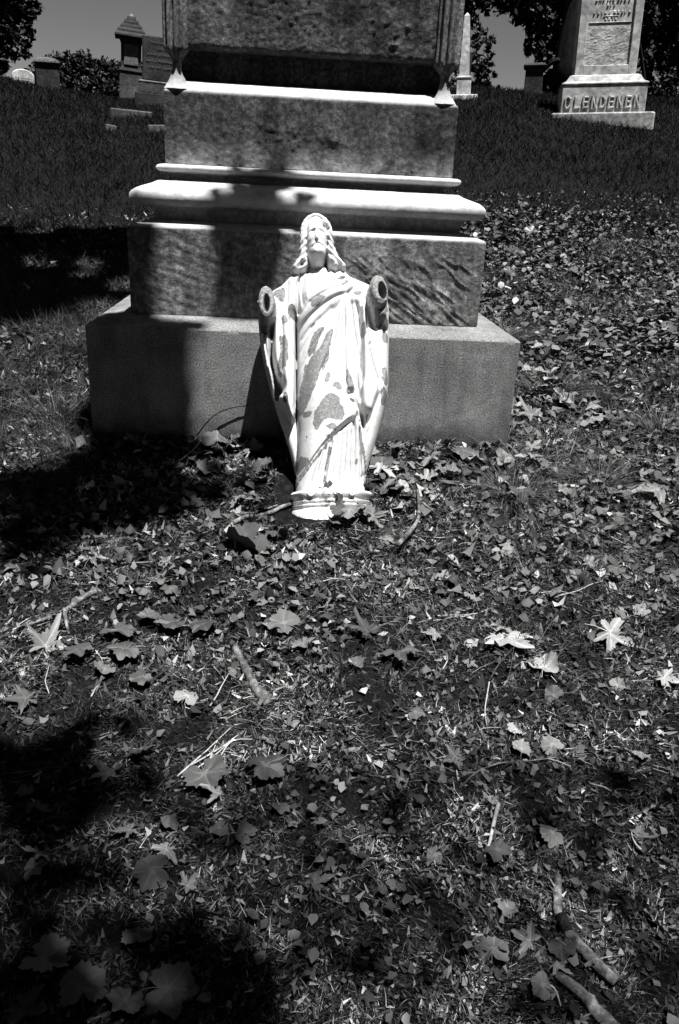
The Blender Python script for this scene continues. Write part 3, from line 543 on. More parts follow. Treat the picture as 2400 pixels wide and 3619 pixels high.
for (rx, rz, rr) in ((-.051, .072, .013), (.03, .0735, .010), (.081, .070, .011), (-.005, .080, .009)):
    V = []; F = []; n = 20; prof = [(1, 0), (.95, .004), (.75, .0065), (.5, .003), (.42, .003), (.3, .006), (.05, .0065)]
    for q, hgt in prof:
        for k in range(n):
            th = k * 2 * math.pi / n; V.append((rx + rr * q * math.cos(th), -.152 - hgt, rz + rr * q * math.sin(th)))
    for r in range(len(prof) - 1):
        for k in range(n): F.append((r * n + k, r * n + (k + 1) % n, (r + 1) * n + (k + 1) % n, (r + 1) * n + k))
    F.append(tuple(range((len(prof) - 1) * n, len(prof) * n)))
    mesh('rosette', V, F, M['paint'], pl_, smooth=True, attrs={'chip': np.full(len(V), .2)})
# ------------------------------------------------------------------ loose vegetation pieces
def strips(P, D, L, W, bend, tone, nseg=2, up=None):
    """P base points, D unit directions, L lengths, W widths, bend (n,3) sag over the length -> tapered ribbons"""
    n = len(P); D = D / np.linalg.norm(D, axis=1)[:, None]
    u = np.array([0, 0, 1.]) + .6 * rng.normal(size=(n, 3)) if up is None else up
    S = np.cross(D, u); S /= np.linalg.norm(S, axis=1)[:, None] + 1e-9
    V = []; T = []
    for k in range(nseg + 1):
        f = k / nseg; c = P + D * (L * f)[:, None] + bend * (f * f)
        wd = W * (1 - .85 * f if k else .8) * .5
        V += [c - S * wd[:, None], c + S * wd[:, None]]; T += [tone, tone]
    V = np.stack(V, 1).reshape(-1, 3); T = np.stack(T, 1).ravel(); m_ = 2 * (nseg + 1)
    base = np.arange(n)[:, None] * m_
    F = np.concatenate([base + np.array([2 * k, 2 * k + 1, 2 * k + 3, 2 * k + 2])[None] for k in range(nseg)])
    return V, F, T
def merge(parts):
    V = []; F = []; T = []; o_ = 0
    for v, f, t_ in parts: V.append(v); F.append(f + o_); T.append(t_); o_ += len(v)
    return np.concatenate(V), np.concatenate(F), np.concatenate(T)
def inframe(P, margin=1.12, beyond=.3):
    """where the photograph looks, and more thinly what a step to either side would show"""
    r_ = []
    for dx, mg in ((0, margin), (-.9, 1.25), (.9, 1.25), (0, 1.7)):
        d = P - CAM - np.array([dx, 0, 0]); z = d @ FWD; x = (d @ RIGHT) / z / .4254; y = (d @ UP) / z / .6414
        r_.append((z > 0) & (np.abs(x) < mg) & (np.abs(y) < mg))
    return r_[0] | ((r_[1] | r_[2] | r_[3]) & (rng.random(len(P)) < beyond))
def off_monument(x, y):
    return ~((np.abs(x) < .80) & (y > -.004) & (y < 1.205))
def off_statue(x, y):
    return ~((np.abs(x - .06) < .15) & (y > -.66) & (y < -.3))
# foreground turf: dead bits, curled moss shoots, straw and torn leaf
N = 1750000
y = -2.6 + 7.4 * rng.random(N) ** 1.75; x = (rng.random(N) * 2 - 1) * (1.3 + .62 * (y + 2.6))
P = np.stack([x, y, gz(x, y)], 1); k = inframe(P, 1.08, .22) & off_monument(x, y) & off_statue(x, y); x, y, P = x[k], y[k], P[k]; n = len(x)
cl = fbm(np.stack([x * 7, y * 7, x * 0], 1), 4, 101); c2 = fbm(np.stack([x * 22, y * 22, x * 0 + 3], 1), 3, 105)
keep = rng.random(n) < np.clip(.72 + .7 * cl + .8 * c2, .22, 1) * np.clip((4.6 + 1.2 * cl - y) / 2.2, 0, 1); x, y, P, cl, c2 = x[keep], y[keep], P[keep], cl[keep], c2[keep]; n = len(x); print('litter', n)
dist = np.clip(y + 2.95, .7, 9); sc_d = (dist / 1.6) ** .55
kind = rng.random(n) * .93
az = rng.random(n) * 2 * math.pi; flow = .8 * fbm(np.stack([x * 3, y * 3, x * 0], 1), 2, 111) * 6; az = np.where(kind < .3, flow + .7 * rng.normal(size=n), az)
el = np.where(kind < .3, rng.normal(.12, .15, n), rng.normal(.55, .4, n))
D = np.stack([np.cos(az) * np.cos(el), np.sin(az) * np.cos(el), np.sin(np.clip(el, -.1, 1.4))], 1)
L = np.where(kind < .3, rng.uniform(.012, .05, n), np.where(kind < .80, rng.uniform(.006, .020, n), rng.uniform(.010, .026, n))) * sc_d
W = 1.12 * np.where(kind < .3, rng.uniform(.0009, .002, n), np.where(kind < .80, rng.uniform(.0013, .003, n), rng.uniform(.006, .015, n))) * sc_d
tone = np.where(kind < .3, rng.beta(.95, 2.3, n), np.where(kind < .80, rng.beta(.45, 8, n), rng.beta(.7, 2.6, n)))
tone = np.clip(tone * (1 + 1.3 * cl + .8 * c2) * np.clip(1.0 - .03 * (y + 1), .55, 1.1), 0, 1)
P[:, 2] += np.abs(rng.normal(0, .004, n)) * (1 + cl)
bd = np.stack([rng.normal(0, .004, n), rng.normal(0, .004, n), -np.abs(rng.normal(0, .5, n)) * L], 1); ks = kind < .3
V, F, T = merge([strips(P[ks], D[ks], L[ks], W[ks], bd[ks], tone[ks]), strips(P[~ks], D[~ks], L[~ks], W[~ks], bd[~ks] * .3, tone[~ks], 1)])
o = mesh('leaf_litter', V, F, M['litter'], attrs={'tone': T}); tag(o, 'dry bits, moss and torn leaf covering the turf in front of the monument', 'ground litter', kind='stuff')
# larger dead crumbs: little crumpled plates
N = 42000; y = -2.5 + 8.2 * rng.random(N) ** 1.2; x = (rng.random(N) * 2 - 1) * (1.1 + .56 * (y + 2.6)); P = np.stack([x, y, gz(x, y) + .004], 1)
side = np.clip(.35 + .8 * fbm(np.stack([x * 2.2, y * 2.2, x * 0], 1), 3, 121) + .35 * ((x > .5) & (y > -1.2)), .05, 1)
k = inframe(P, 1.2) & off_monument(x, y) & off_statue(x, y) & (rng.random(N) < side) & ~((x < -.85) & (y > -.2)); P = P[k]; n = len(P); sz = rng.uniform(.004, .014, n) * np.clip((P[:, 1] + 2.95) / 1.8, .6, 1.35)
az = rng.random(n) * 6.283; ca, sa = np.cos(az), np.sin(az); V = []; 
for (u_, v_) in ((-1, -.5), (-.2, -1), (.9, -.4), (.6, .7), (-.5, .9), (0, 0)):
    j = 1 + .35 * rng.normal(size=n); V.append(np.stack([P[:, 0] + sz * j * (u_ * ca - v_ * sa), P[:, 1] + sz * j * (u_ * sa + v_ * ca), P[:, 2] + sz * np.abs(rng.normal(0, .9, n))], 1))
V = np.stack(V, 1).reshape(-1, 3); b_ = np.arange(n)[:, None] * 6
F = np.concatenate([b_ + np.array(q)[None] for q in ((0, 1, 5), (1, 2, 5), (2, 3, 5), (3, 4, 5), (4, 0, 5))]); T = np.repeat(np.clip(rng.beta(1.0, 2.8, n), 0, 1), 6)
tag(mesh('leaf_crumbs', V, F, M['litter'], attrs={'tone': T}), 'crumbled pieces of dead leaf scattered over the turf', 'leaf crumbs', kind='stuff')
# low creeping weeds: small folded leaves held just off the ground
N = 40000; y = -2.4 + 7.6 * rng.random(N) ** 1.1; x = (rng.random(N) * 2 - 1) * (1.5 + .6 * (y + 2.6)); P = np.stack([x, y, gz(x, y)], 1)
wm = fbm(np.stack([x * 2.1, y * 2.1, x * 0 + 8], 1), 3, 201) * 2.2 + np.where((x > .75) & (y > -1.3), .42, -.12) + np.where((x > .9) & (y > 1.2), .35, 0) - np.where((x < -.7) & (y > -.6), .6, 0)
k = inframe(P, 1.15) & off_monument(x, y) & off_statue(x, y) & (rng.random(N) < np.clip(wm, 0, .95)) & (y < 4.9); P = P[k]; n = len(P); ds_ = np.clip((P[:, 1] + 2.95) / 2.2, .7, 1.9)
sz = rng.uniform(.007, .017, n) * ds_; az = rng.random(n) * 6.283; tl = rng.normal(.35, .35, n); P[:, 2] += rng.uniform(.006, .035, n) * ds_ ** .5
f1 = np.stack([np.cos(az) * np.cos(tl), np.sin(az) * np.cos(tl), np.sin(tl)], 1); f2 = np.stack([-np.sin(az), np.cos(az), 0 * az], 1); f3 = np.cross(f1, f2); V = []
for u_, v_, h_ in ((-1, 0, 0), (-.35, -.8, .28), (.45, -.65, .2), (1.05, 0, -.1), (.45, .65, .2), (-.35, .8, .28), (0, 0, 0)):
    V.append(P + sz[:, None] * (f1 * (u_ + .12 * rng.normal(size=n))[:, None] + f2 * (v_ + .12 * rng.normal(size=n))[:, None] + f3 * (h_ * (1 + .5 * rng.normal(size=n)))[:, None]))
V = np.stack(V, 1).reshape(-1, 3); b_ = np.arange(n)[:, None] * 7
F = np.concatenate([b_ + np.array(q)[None] for q in ((0, 1, 6), (1, 2, 6), (2, 3, 6), (3, 4, 6), (4, 5, 6), (5, 0, 6))]); T = np.repeat(np.clip(rng.beta(1.3, 3.4, n), 0, 1), 7)
tag(mesh('creeping_weeds', V, F, M['litter'], attrs={'tone': T}), 'low broad-leaved weeds and creeper spreading up the slope on the right', 'weeds', kind='stuff')
# short grass close by, on the left of the base and in patches
def grassfield(N, xr, yr, dens, Lr_, Wr, tone_ab, name, mat, label, lean=.45, nseg=2, mg=1.15):
    y = yr[0] + (yr[1] - yr[0]) * rng.random(N); x = xr[0] + (xr[1] - xr[0]) * rng.random(N)
    P = np.stack([x, y, gz(x, y) - .003], 1); k = inframe(P, mg) & off_monument(x, y) & off_statue(x, y) & (rng.random(N) < dens(x, y)); P = P[k]; n = len(P)
    dist = np.clip(P[:, 1] + 2.95, 1, 30)
    az = rng.random(n) * 6.283; el = np.clip(rng.normal(1.57 - lean, .3, n), .2, 1.57)
    D = np.stack([np.cos(az) * np.cos(el), np.sin(az) * np.cos(el), np.sin(el)], 1)
    L = rng.uniform(*Lr_, n) * (.7 + .6 * vn(P * 2.1, 5)); W = rng.uniform(*Wr, n) * np.clip(dist / 4, .8, 4)
    bend = np.stack([np.cos(az), np.sin(az), -.7 + 0 * az], 1) * (L * rng.uniform(.1, .6, n))[:, None]
    T = np.clip(rng.beta(*tone_ab, n) * (1 + .8 * fbm(P * 1.3, 3, 131) + 1.1 * fbm(P * .45, 2, 135)), 0, 1)
    V, F, T = strips(P, D, L, W, bend, T, nseg)
    o = mesh(name, V, F, mat, attrs={'tone': T}); return tag(o, label, 'grass', kind='stuff')
def nz2(x, y, s, sc_): return fbm(np.stack([x * sc_, y * sc_, x * 0], -1), 3, s)
grassfield(60000, (-2.6, -.75), (-1.0, 3.0), lambda x, y: np.clip(.75 + nz2(x, y, 141, 3), .2, 1) * (y > -.75 + .2 * nz2(x, y, 143, 4)), (.04, .12), (.0013, .0028), (1.3, 3.6), 'grass', M['blade'], 'rough short grass left of the monument base')
grassfield(120000, (.1, 3.4), (-1.4, 4.0), lambda x, y: np.clip(nz2(x, y, 151, 2.4) * 3.0 + .35, .05, .95), (.035, .12), (.001, .0022), (1.3, 3.8), 'grass', M['blade'], 'fine dark grass in patches right of the monument', .85)
grassfield(50000, (-1.6, 1.6), (-2.5, -.7), lambda x, y: np.clip(nz2(x, y, 161, 3.2) * 2.6 - .45, 0, .8), (.015, .045), (.0009, .0019), (1.1, 4), 'grass', M['blade'], 'thin grass coming through the litter in the foreground', .6)
grassfield(330000, (-10, 11), (2.4, 14.5), lambda x, y: np.clip((y - 2.0 - .8 * np.clip(x, -1, 1) - 1.6 * nz2(x, y, 171, .9)) / 2.4, 0, 1) * .95, (.05, .12), (.003, .006), (1.3, 4.5), 'grass', M['farblade'], 'mown grass on the slope behind the monument up to the crest', .35, 1, 1.08)

# ------------------------------------------------------------------ leaves
def leaf_mesh(kind, seed):
    r_ = np.random.default_rng(seed)
    if kind == 'm':   # five-lobed maple
        tips = [(-2.35, .62), (-1.25, .95), (0, 1.12), (1.25, .95), (2.35, .62)]; th = []; rad = []
        n = 60
        for k in range(n):
            a = -math.pi + 2 * math.pi * k / n; r0 = .42 if abs(a) < 2.75 else .14
            for ta, tr_ in tips:
                q = abs(a - ta) / .56; r0 = max(r0, tr_ * (1 - q ** 1.0 * .62) if q < 1 else 0)
            r0 *= 1 + .10 * math.sin(k * 2.6 + seed) + .15 * r_.normal(); th.append(a); rad.append(r0)
        th = np.array(th); rad = np.array(rad) * .55; lobes = [t_[0] for t_ in tips]
    else:             # broad heart-shaped, shallow toothed
        n = 48; th = np.linspace(-math.pi, math.pi, n, endpoint=False)
        dl_ = np.min([np.abs((th - q + math.pi) % (2 * math.pi) - math.pi) for q in (-2.15, -1.08, 0, 1.08, 2.15)], 0)
        rad = .5 * (.83 + .17 * np.exp(-(dl_ / .30) ** 1.4)) * (1 - .6 * np.exp(-((np.abs(th) - math.pi) / .22) ** 2)) * (1 + .05 * np.sin(th * 19 + seed) + .045 * r_.normal(size=n)); lobes = [-2.15, -1.08, 0, 1.08, 2.15]
    V = [(0, 0, 0)]; vein = [1.]; F = []; rings = (.3, .65, 1.0); nv = len(th)
    for q in rings:
        for k in range(nv):
            a, r0 = th[k], rad[k] * q; dl = min(abs((a - l_ + math.pi) % (2 * math.pi) - math.pi) for l_ in lobes)
            z = -.05 * math.cos(dl * 5) * q * .5
            V.append((r0 * math.sin(a), r0 * math.cos(a), z)); vein.append(max(0, 1 - dl * rad[k] * q / .018))
    for k in range(nv): F.append((0, 1 + k, 1 + (k + 1) % nv))
    for r in range(2):
        for k in range(nv): F.append((1 + r * nv + k, 1 + (r + 1) * nv + k, 1 + (r + 1) * nv + (k + 1) % nv, 1 + r * nv + (k + 1) % nv))
    V = np.array(V); X_, Y_ = V[:, 0], V[:, 1]
    curl = r_.uniform(.3, 1.1) if kind != 'v' else r_.uniform(.15, .6)
    if kind == 'c': curl = r_.uniform(1.0, 1.7)
    ca, sa = math.cos(seed * 1.3), math.sin(seed * 1.3); u_ = X_ * ca + Y_ * sa
    if kind == 'c':
        R_ = .62 / curl; ph = u_ / R_; V = np.stack([(-sa) * (-X_ * sa + Y_ * ca) + ca * R_ * np.sin(ph), ca * (-X_ * sa + Y_ * ca) + sa * R_ * np.sin(ph), V[:, 2] + R_ * (np.cos(ph) - 1) * (1 if seed % 2 else -1) + .1], 1)
    else: V[:, 2] += curl * (u_ ** 2) * (1 if seed % 3 else -1)
    V[:, 2] += (.13 if kind == 'v' else .19) * fbm(np.stack([X_ * 4 + seed, Y_ * 4, X_ * 0], 1), 3, seed)
    V[:, 2] -= V[:, 2].min()
    # stalk
    b_ = len(V); s0 = V[0]
    V = np.concatenate([V, [s0 + (-.012, 0, 0), s0 + (.012, 0, 0), s0 + (.006, -.30, .02), s0 + (-.006, -.30, .02)], [s0 + (.01, -.5, -.03), s0 + (-.0, -.5, -.03)]])
    F += [(b_, b_ + 1, b_ + 2, b_ + 3), (b_ + 3, b_ + 2, b_ + 4, b_ + 5)]; vein += [.6] * 6
    me = mesh('fallen_leaf', V, F, None, smooth=True, attrs={'vein': vein}); dat = me.data; bpy.data.objects.remove(me); return dat
LMESH = {}
for kind in 'mvcd':
    for v_ in range(7):
        for mt in ('dry', 'pale', 'fresh'):
            if (kind == 'v') != (mt == 'fresh'): continue
            d = leaf_mesh('m' if kind == 'm' else 'v' if kind == 'v' else 'c' if kind == 'c' else 'd', 200 + v_ * 7 + ord(kind)); d.materials.append(M[mt]); LMESH[kind, mt, v_] = d
cnt_l = [0]
def leaf(x, y, size, kind, mt, label, group=None, rz=None, tilt=.25, lift=.006, name='fallen_leaf', cat='leaf', z=None, rx=None):
    cnt_l[0] += 1; o = bpy.data.objects.new(name, LMESH[kind, mt, cnt_l[0] % 7]); COL.objects.link(o)
    s_ = size * 1.05; o.scale = (s_, s_, s_)
    o.location = (x, y, float(gz(x, y)) + lift if z is None else z)
    e = .05; sx_ = float(g0(x + e, y) - g0(x - e, y)) / (2 * e); sy_ = float(g0(x, y + e) - g0(x, y - e)) / (2 * e)
    o.rotation_euler = (math.atan(sy_) + (rng.normal(0, tilt) if rx is None else rx), -math.atan(sx_) + rng.normal(0, tilt), rng.uniform(0, 6.28) if rz is None else rz)
    return tag(o, label, cat, group)
KEY = [
('c', -0.179, -0.828, 0.149, 'dry', 'big curled leathery leaf, largest one in front of the plinth'),
('v', -0.336, -1.212, 0.077, 'fresh', 'smooth broad leaf, middle one of the row left of the thick stick'),
('v', -0.258, -1.219, 0.071, 'fresh', 'broad leaf at the right end of the row, nearest the thick stick'),
('v', -0.458, -1.25, 0.082, 'fresh', 'dark broad leaf in the left leaf cluster, uppermost on its left side'),
('v', -0.396, -1.186, 0.06, 'fresh', 'half-hidden broad leaf between the dark one and the smooth one'),
('v', -0.434, -1.322, 0.081, 'fresh', 'glossy dark leaf at the bottom of the left leaf cluster'),
('v', -0.537, -1.331, 0.076, 'fresh', 'dark folded leaf between the lobed leaf and the glossy cluster'),
('v', -0.379, -1.414, 0.054, 'fresh', 'lighter broad leaf lying just below the left cluster'),
('m', -0.621, -1.294, 0.103, 'dry', 'five-lobed dry leaf with pointed tips near the left edge'),
('m', -0.349, -1.642, 0.071, 'dry', 'star-shaped maple leaf at the edge of the lower left shade'),
('m', -0.394, -1.692, 0.064, 'dry', 'rounder maple leaf overlapped by the star-shaped one'),
('v', -0.206, -1.689, 0.089, 'fresh', 'wide lobed leaf beside the bundle of bleached straws'),
('v', -0.09, -1.679, 0.082, 'fresh', 'darker lobed leaf right of the straw bundle'),
('m', -0.18, -1.744, 0.051, 'dry', 'small folded leaf under the wide lobed leaf'),
('d', -0.06, -1.196, 0.087, 'dry', 'flat dull leaf halfway between the thick stick and the tall blades'),
('m', 0.149, -1.229, 0.092, 'dry', 'pale maple leaf just right of the tall upright blades'),
('m', 0.219, -1.309, 0.1, 'dry', 'veined grey maple leaf half sunk in the litter'),
('m', 0.496, -1.241, 0.164, 'pale', 'large pale ragged maple leaf, widest in the right foreground'),
('c', 0.566, -1.348, 0.081, 'pale', 'folded pale leaf standing on edge below the ragged one'),
('m', 0.765, -1.224, 0.122, 'pale', 'pale three-pronged leaf in the right foreground'),
('m', 1.232, -0.407, 0.137, 'pale', 'bright bleached leaf lying near the right edge'),
('c', 0.916, -0.4, 0.083, 'pale', 'small upright pale leaf right of the arching tuft'),
('c', 1.267, 0.34, 0.159, 'dry', 'thin curved leaf lying sideways right of the base slab'),
('v', 0.59, -0.136, 0.127, 'fresh', 'heart-shaped green leaf drooping at the right foot of the base'),
('v', 0.547, 0.056, 0.086, 'fresh', 'small green leaf against the base above the heart-shaped one'),
('v', 0.503, 0.11, 0.056, 'fresh', 'tiny round green leaf, highest against the base on the right'),
('m', 0.268, -0.31, 0.145, 'pale', 'large pale veined leaf touching the right side of the statue foot'),
('d', 0.293, -0.465, 0.09, 'dry', 'dry leaf tucked behind the crooked twig by the plinth'),
('v', 0.068, -0.532, 0.12, 'fresh', 'dark leaf standing against the middle of the plinth'),
('v', 0.121, -0.603, 0.097, 'fresh', 'dark leaf lying across the foot of the plinth'),
('c', 0.189, -0.627, 0.082, 'dry', 'crumpled leaf at the right corner of the plinth'),
('d', -0.325, -0.082, 0.116, 'dry', 'pale leaf leaning on the base left of the statue, on the dark side'),
('d', -0.251, -0.115, 0.099, 'dry', 'pale leaf leaning on the base left of the statue, nearer to it'),
('m', -0.216, -0.539, 0.081, 'dry', 'ragged leaf above the pale jointed twig'),
('m', 1.172, 0.714, 0.195, 'pale', 'torn pale leaf right of the base corner'),
('m', 1.06, 0.457, 0.127, 'pale', 'ragged pale leaf in the litter heap beside the base'),
('d', 1.199, 0.593, 0.11, 'dry', 'flat leaf right of the litter heap beside the base'),
('d', 1.989, 3.03, 0.165, 'dry', 'leaf at the top of the creeper patch on the slope'),
('d', 1.741, 3.009, 0.12, 'dry', 'leaf next to the creeper patch, beside the upper tuft'),
('d', 2.226, 3.177, 0.124, 'dry', 'leaf on the slope right of the creeper patch'),
('m', -0.593, -0.933, 0.086, 'pale', 'pale curled leaf near the shade line on the left'),
('c', -0.36, -1.056, 0.044, 'dry', 'tiny bleached curl above the row of broad leaves'),
('m', 0.297, -1.646, 0.055, 'dry', 'small cupped leaf right of the wide straws'),
('c', 0.331, -1.876, 0.051, 'dry', 'narrow pointed leaf beside the dry stalk'),
('c', 0.361, -0.805, 0.057, 'dry', 'little curled leaf right of the curled leathery one'),
('c', 0.404, -0.988, 0.048, 'dry', 'small dry fallen leaf lying among the litter around the monument'),
('d', -0.124, -1.833, 0.041, 'dry', 'small dry fallen leaf lying among the litter around the monument'),
('c', -0.275, -1.91, 0.067, 'dry', 'long twisted leaf in the dark lower left'),
('m', -0.257, -1.864, 0.05, 'dry', 'ragged leaf next to the long twisted one'),
('d', -0.06, -1.776, 0.036, 'dry', 'small dry fallen leaf lying among the litter around the monument'),
('v', 0.132, -1.939, 0.019, 'fresh', 'upper right leaflet of the tiny clover-like plant'),
('v', 0.149, -1.949, 0.018, 'fresh', 'rightmost leaflet of the tiny clover-like plant'),
('v', 0.116, -1.952, 0.018, 'fresh', 'leftmost leaflet of the tiny clover-like plant'),
('v', -0.408, -2.07, 0.099, 'fresh', 'large dim leaf, upper one in the bottom left corner'),
('v', -0.343, -2.113, 0.096, 'fresh', 'large dim leaf, second one in the bottom left corner'),
('v', -0.216, -2.113, 0.113, 'fresh', 'widest dim leaf at the bottom edge left of the middle'),
('m', -0.424, -2.135, 0.069, 'dry', 'dim ragged leaf cut off by the bottom left corner'),
('v', -0.279, -2.13, 0.057, 'fresh', 'dim rounded leaf between the large ones at the bottom edge'),
('m', 0.84, -1.399, 0.066, 'pale', 'pale lobed leaf cut off at the right edge'),
('c', 0.72, -0.475, 0.11, 'dry', 'curved grey leaf lying along the low arching tuft'),
('v', 1.064, -0.44, 0.06, 'fresh', 'round green leaf left one of a pair by the right tuft'),
('v', 1.091, -0.471, 0.056, 'fresh', 'round green leaf right one of a pair by the right tuft'),
('m', 1.145, -0.711, 0.082, 'dry', 'small dry fallen leaf lying among the litter around the monument'),
('m', -0.214, -1.939, 0.045, 'dry', 'small dry fallen leaf lying among the litter around the monument'),
('d', 0.243, -0.368, 0.06, 'dry', 'small dry fallen leaf lying among the litter around the monument'),
('m', -0.16, -0.536, 0.056, 'dry', 'small dry fallen leaf lying among the litter around the monument'),
('m', 0.86, 0.198, 0.108, 'dry', 'small dry fallen leaf lying among the litter around the monument'),
('c', 0.597, -0.753, 0.06, 'dry', 'small dry fallen leaf lying among the litter around the monument'),
('c', 0.697, -1.63, 0.036, 'dry', 'small dry fallen leaf lying among the litter around the monument'),
('d', -0.538, -1.734, 0.033, 'dry', 'small dry fallen leaf lying among the litter around the monument'),
('m', -0.012, -1.283, 0.063, 'dry', 'small dry fallen leaf lying among the litter around the monument'),
('d', 0.899, -1.115, 0.047, 'dry', 'small dry fallen leaf lying among the litter around the monument'),
('c', 0.44, -1.618, 0.042, 'pale', 'small dry fallen leaf lying among the litter around the monument'),
('m', 1.087, -0.065, 0.101, 'dry', 'small dry fallen leaf lying among the litter around the monument'),
('d', 0.725, -0.008, 0.085, 'dry', 'small dry fallen leaf lying among the litter around the monument'),
('m', 0.374, -0.226, 0.11, 'dry', 'small dry fallen leaf lying among the litter around the monument'),
('m', 1.339, 0.122, 0.106, 'dry', 'small dry fallen leaf lying among the litter around the monument'),
('c', 1.696, 0.704, 0.103, 'dry', 'small dry fallen leaf lying among the litter around the monument'),
('m', 0.981, 0.698, 0.09, 'dry', 'small dry fallen leaf lying among the litter around the monument'),
('m', 0.889, -0.037, 0.088, 'dry', 'small dry fallen leaf lying among the litter around the monument'),
('c', -0.085, -0.791, 0.077, 'dry', 'small dry fallen leaf lying among the litter around the monument'),
('d', -0.333, -0.337, 0.082, 'dry', 'small dry fallen leaf lying among the litter around the monument'),
('m', 0.445, -2.072, 0.035, 'dry', 'small dry fallen leaf lying among the litter around the monument'),
('c', 0.344, -2.119, 0.04, 'dry', 'small dry fallen leaf lying among the litter around the monument'),
('m', -0.017, -1.954, 0.029, 'dry', 'small dry fallen leaf lying among the litter around the monument'),
('m', -0.328, -1.824, 0.047, 'dry', 'small dry fallen leaf lying among the litter around the monument'),
('c', -0.467, -1.384, 0.059, 'dry', 'small dry fallen leaf lying among the litter around the monument'),
('m', -0.614, -1.473, 0.085, 'dry', 'small dry fallen leaf lying among the litter around the monument'),
('d', 0.111, -1.344, 0.041, 'dry', 'small dry fallen leaf lying among the litter around the monument'),
('m', 0.314, -1.24, 0.06, 'dry', 'small dry fallen leaf lying among the litter around the monument'),
('c', 0.896, -0.924, 0.053, 'dry', 'small dry fallen leaf lying among the litter around the monument'),
('m', 0.787, -0.731, 0.065, 'dry', 'small dry fallen leaf lying among the litter around the monument'),
('d', 2.248, 3.661, 0.139, 'dry', 'small dry fallen leaf lying among the litter around the monument'),
('m', 2.736, 3.934, 0.13, 'dry', 'small dry fallen leaf lying among the litter around the monument'),
('m', 1.917, 3.889, 0.143, 'dry', 'small dry fallen leaf lying among the litter around the monument'),
('m', 1.457, 3.251, 0.144, 'dry', 'small dry fallen leaf lying among the litter around the monument'),
('v', 1.661, 3.875, 0.196, 'fresh', 'broad creeper leaf in the patch on the slope right of the monument'),
('v', 1.682, 3.503, 0.203, 'fresh', 'broad creeper leaf in the patch on the slope right of the monument'),
('v', 1.948, 4.085, 0.191, 'fresh', 'broad creeper leaf in the patch on the slope right of the monument'),
('v', 1.808, 4.732, 0.182, 'fresh', 'broad creeper leaf in the patch on the slope right of the monument'),
('v', 1.493, 2.906, 0.155, 'fresh', 'broad creeper leaf in the patch on the slope right of the monument'),
('v', 1.896, 3.403, 0.167, 'fresh', 'broad creeper leaf in the patch on the slope right of the monument'),
('v', 2.103, 3.774, 0.141, 'fresh', 'broad creeper leaf in the patch on the slope right of the monument'),
('v', 2.107, 5.059, 0.165, 'fresh', 'broad creeper leaf in the patch on the slope right of the monument')]
for kd, x, y, s_, mt, lab in KEY:
    if y > .2 and kd != 'v': s_ *= .65
    if 'large dim' in lab or 'dim leaf' in lab: s_ *= .74
    if kd == 'v' and y > 2: s_ *= .75
    leaf(x, y, s_, kd, mt, lab, tilt=.3 if kd == 'v' and y > 0 else .14 if kd == 'v' else .22, lift=.012 if kd != 'v' else .02, name='vine_leaf' if kd == 'v' else 'fallen_leaf', rx=1.15 if 'against the middle' in lab else .8 if 'across the foot' in lab else None, group='small leaves scattered in the litter' if lab.startswith('small dry fallen') else 'creeper leaves on the slope' if lab.startswith('broad creeper') else None)
# the uncounted rest of the fallen leaves, one by one
n = 0; tries = 0
while n < 190 and tries < 6000:
    tries += 1
    y = -2.3 + 7.6 * rng.random() ** 1.1; x = (rng.random() * 2 - 1) * (.6 + .5 * (y + 2.5))
    if y > .4 and x < .85 or (x < -.85 and y > -.3) or not off_monument(x, y)[()] or not off_statue(x, y)[()]: continue
    if rng.random() > (.35 + .65 * (x > .2)) or not inframe(np.array([[x, y, 0.]]), 1.02, 0)[0]: continue
    kd = rng.choice(['m', 'd', 'c', 'm']); mt = 'pale' if rng.random() < .22 else 'dry'
    leaf(x, y, rng.uniform(.03, .062) * (1 if y < 0 else 1.25), kd, mt, 'small dry fallen leaf lying among the litter around the monument', 'small leaves scattered in the litter', tilt=.4); n += 1

# drifts of leaf against the stone, at the statue's foot and beside the base
for (x0, x1, y0, y1, cnt, s0, s1, mts) in ((.20, .60, -.50, -.03, 26, .05, .10, ('dry', 'pale', 'dry')), (-.36, -.12, -.62, -.06, 12, .05, .09, ('dry', 'dry', 'dry')), (.86, 1.25, .05, 1.1, 30, .06, .12, ('dry', 'pale', 'pale')), (.02, .24, -.72, -.61, 16, .05, .085, ('dry', 'dry', 'dry')), (.60, .86, -.22, -.02, 9, .05, .09, ('dry', 'dry', 'pale'))):
    for i in range(cnt):
        x, y = rng.uniform(x0, x1), rng.uniform(y0, y1)
        if off_monument(x, y)[()] and off_statue(x, y)[()]:
            leaf(x, y, rng.uniform(s0, s1), rng.choice(['m', 'c', 'd', 'm']), mts[i % 3], 'dry leaf piled in a drift against the stone or the statue foot', 'leaves drifted against the stone', tilt=.5, lift=rng.uniform(.004, .03))
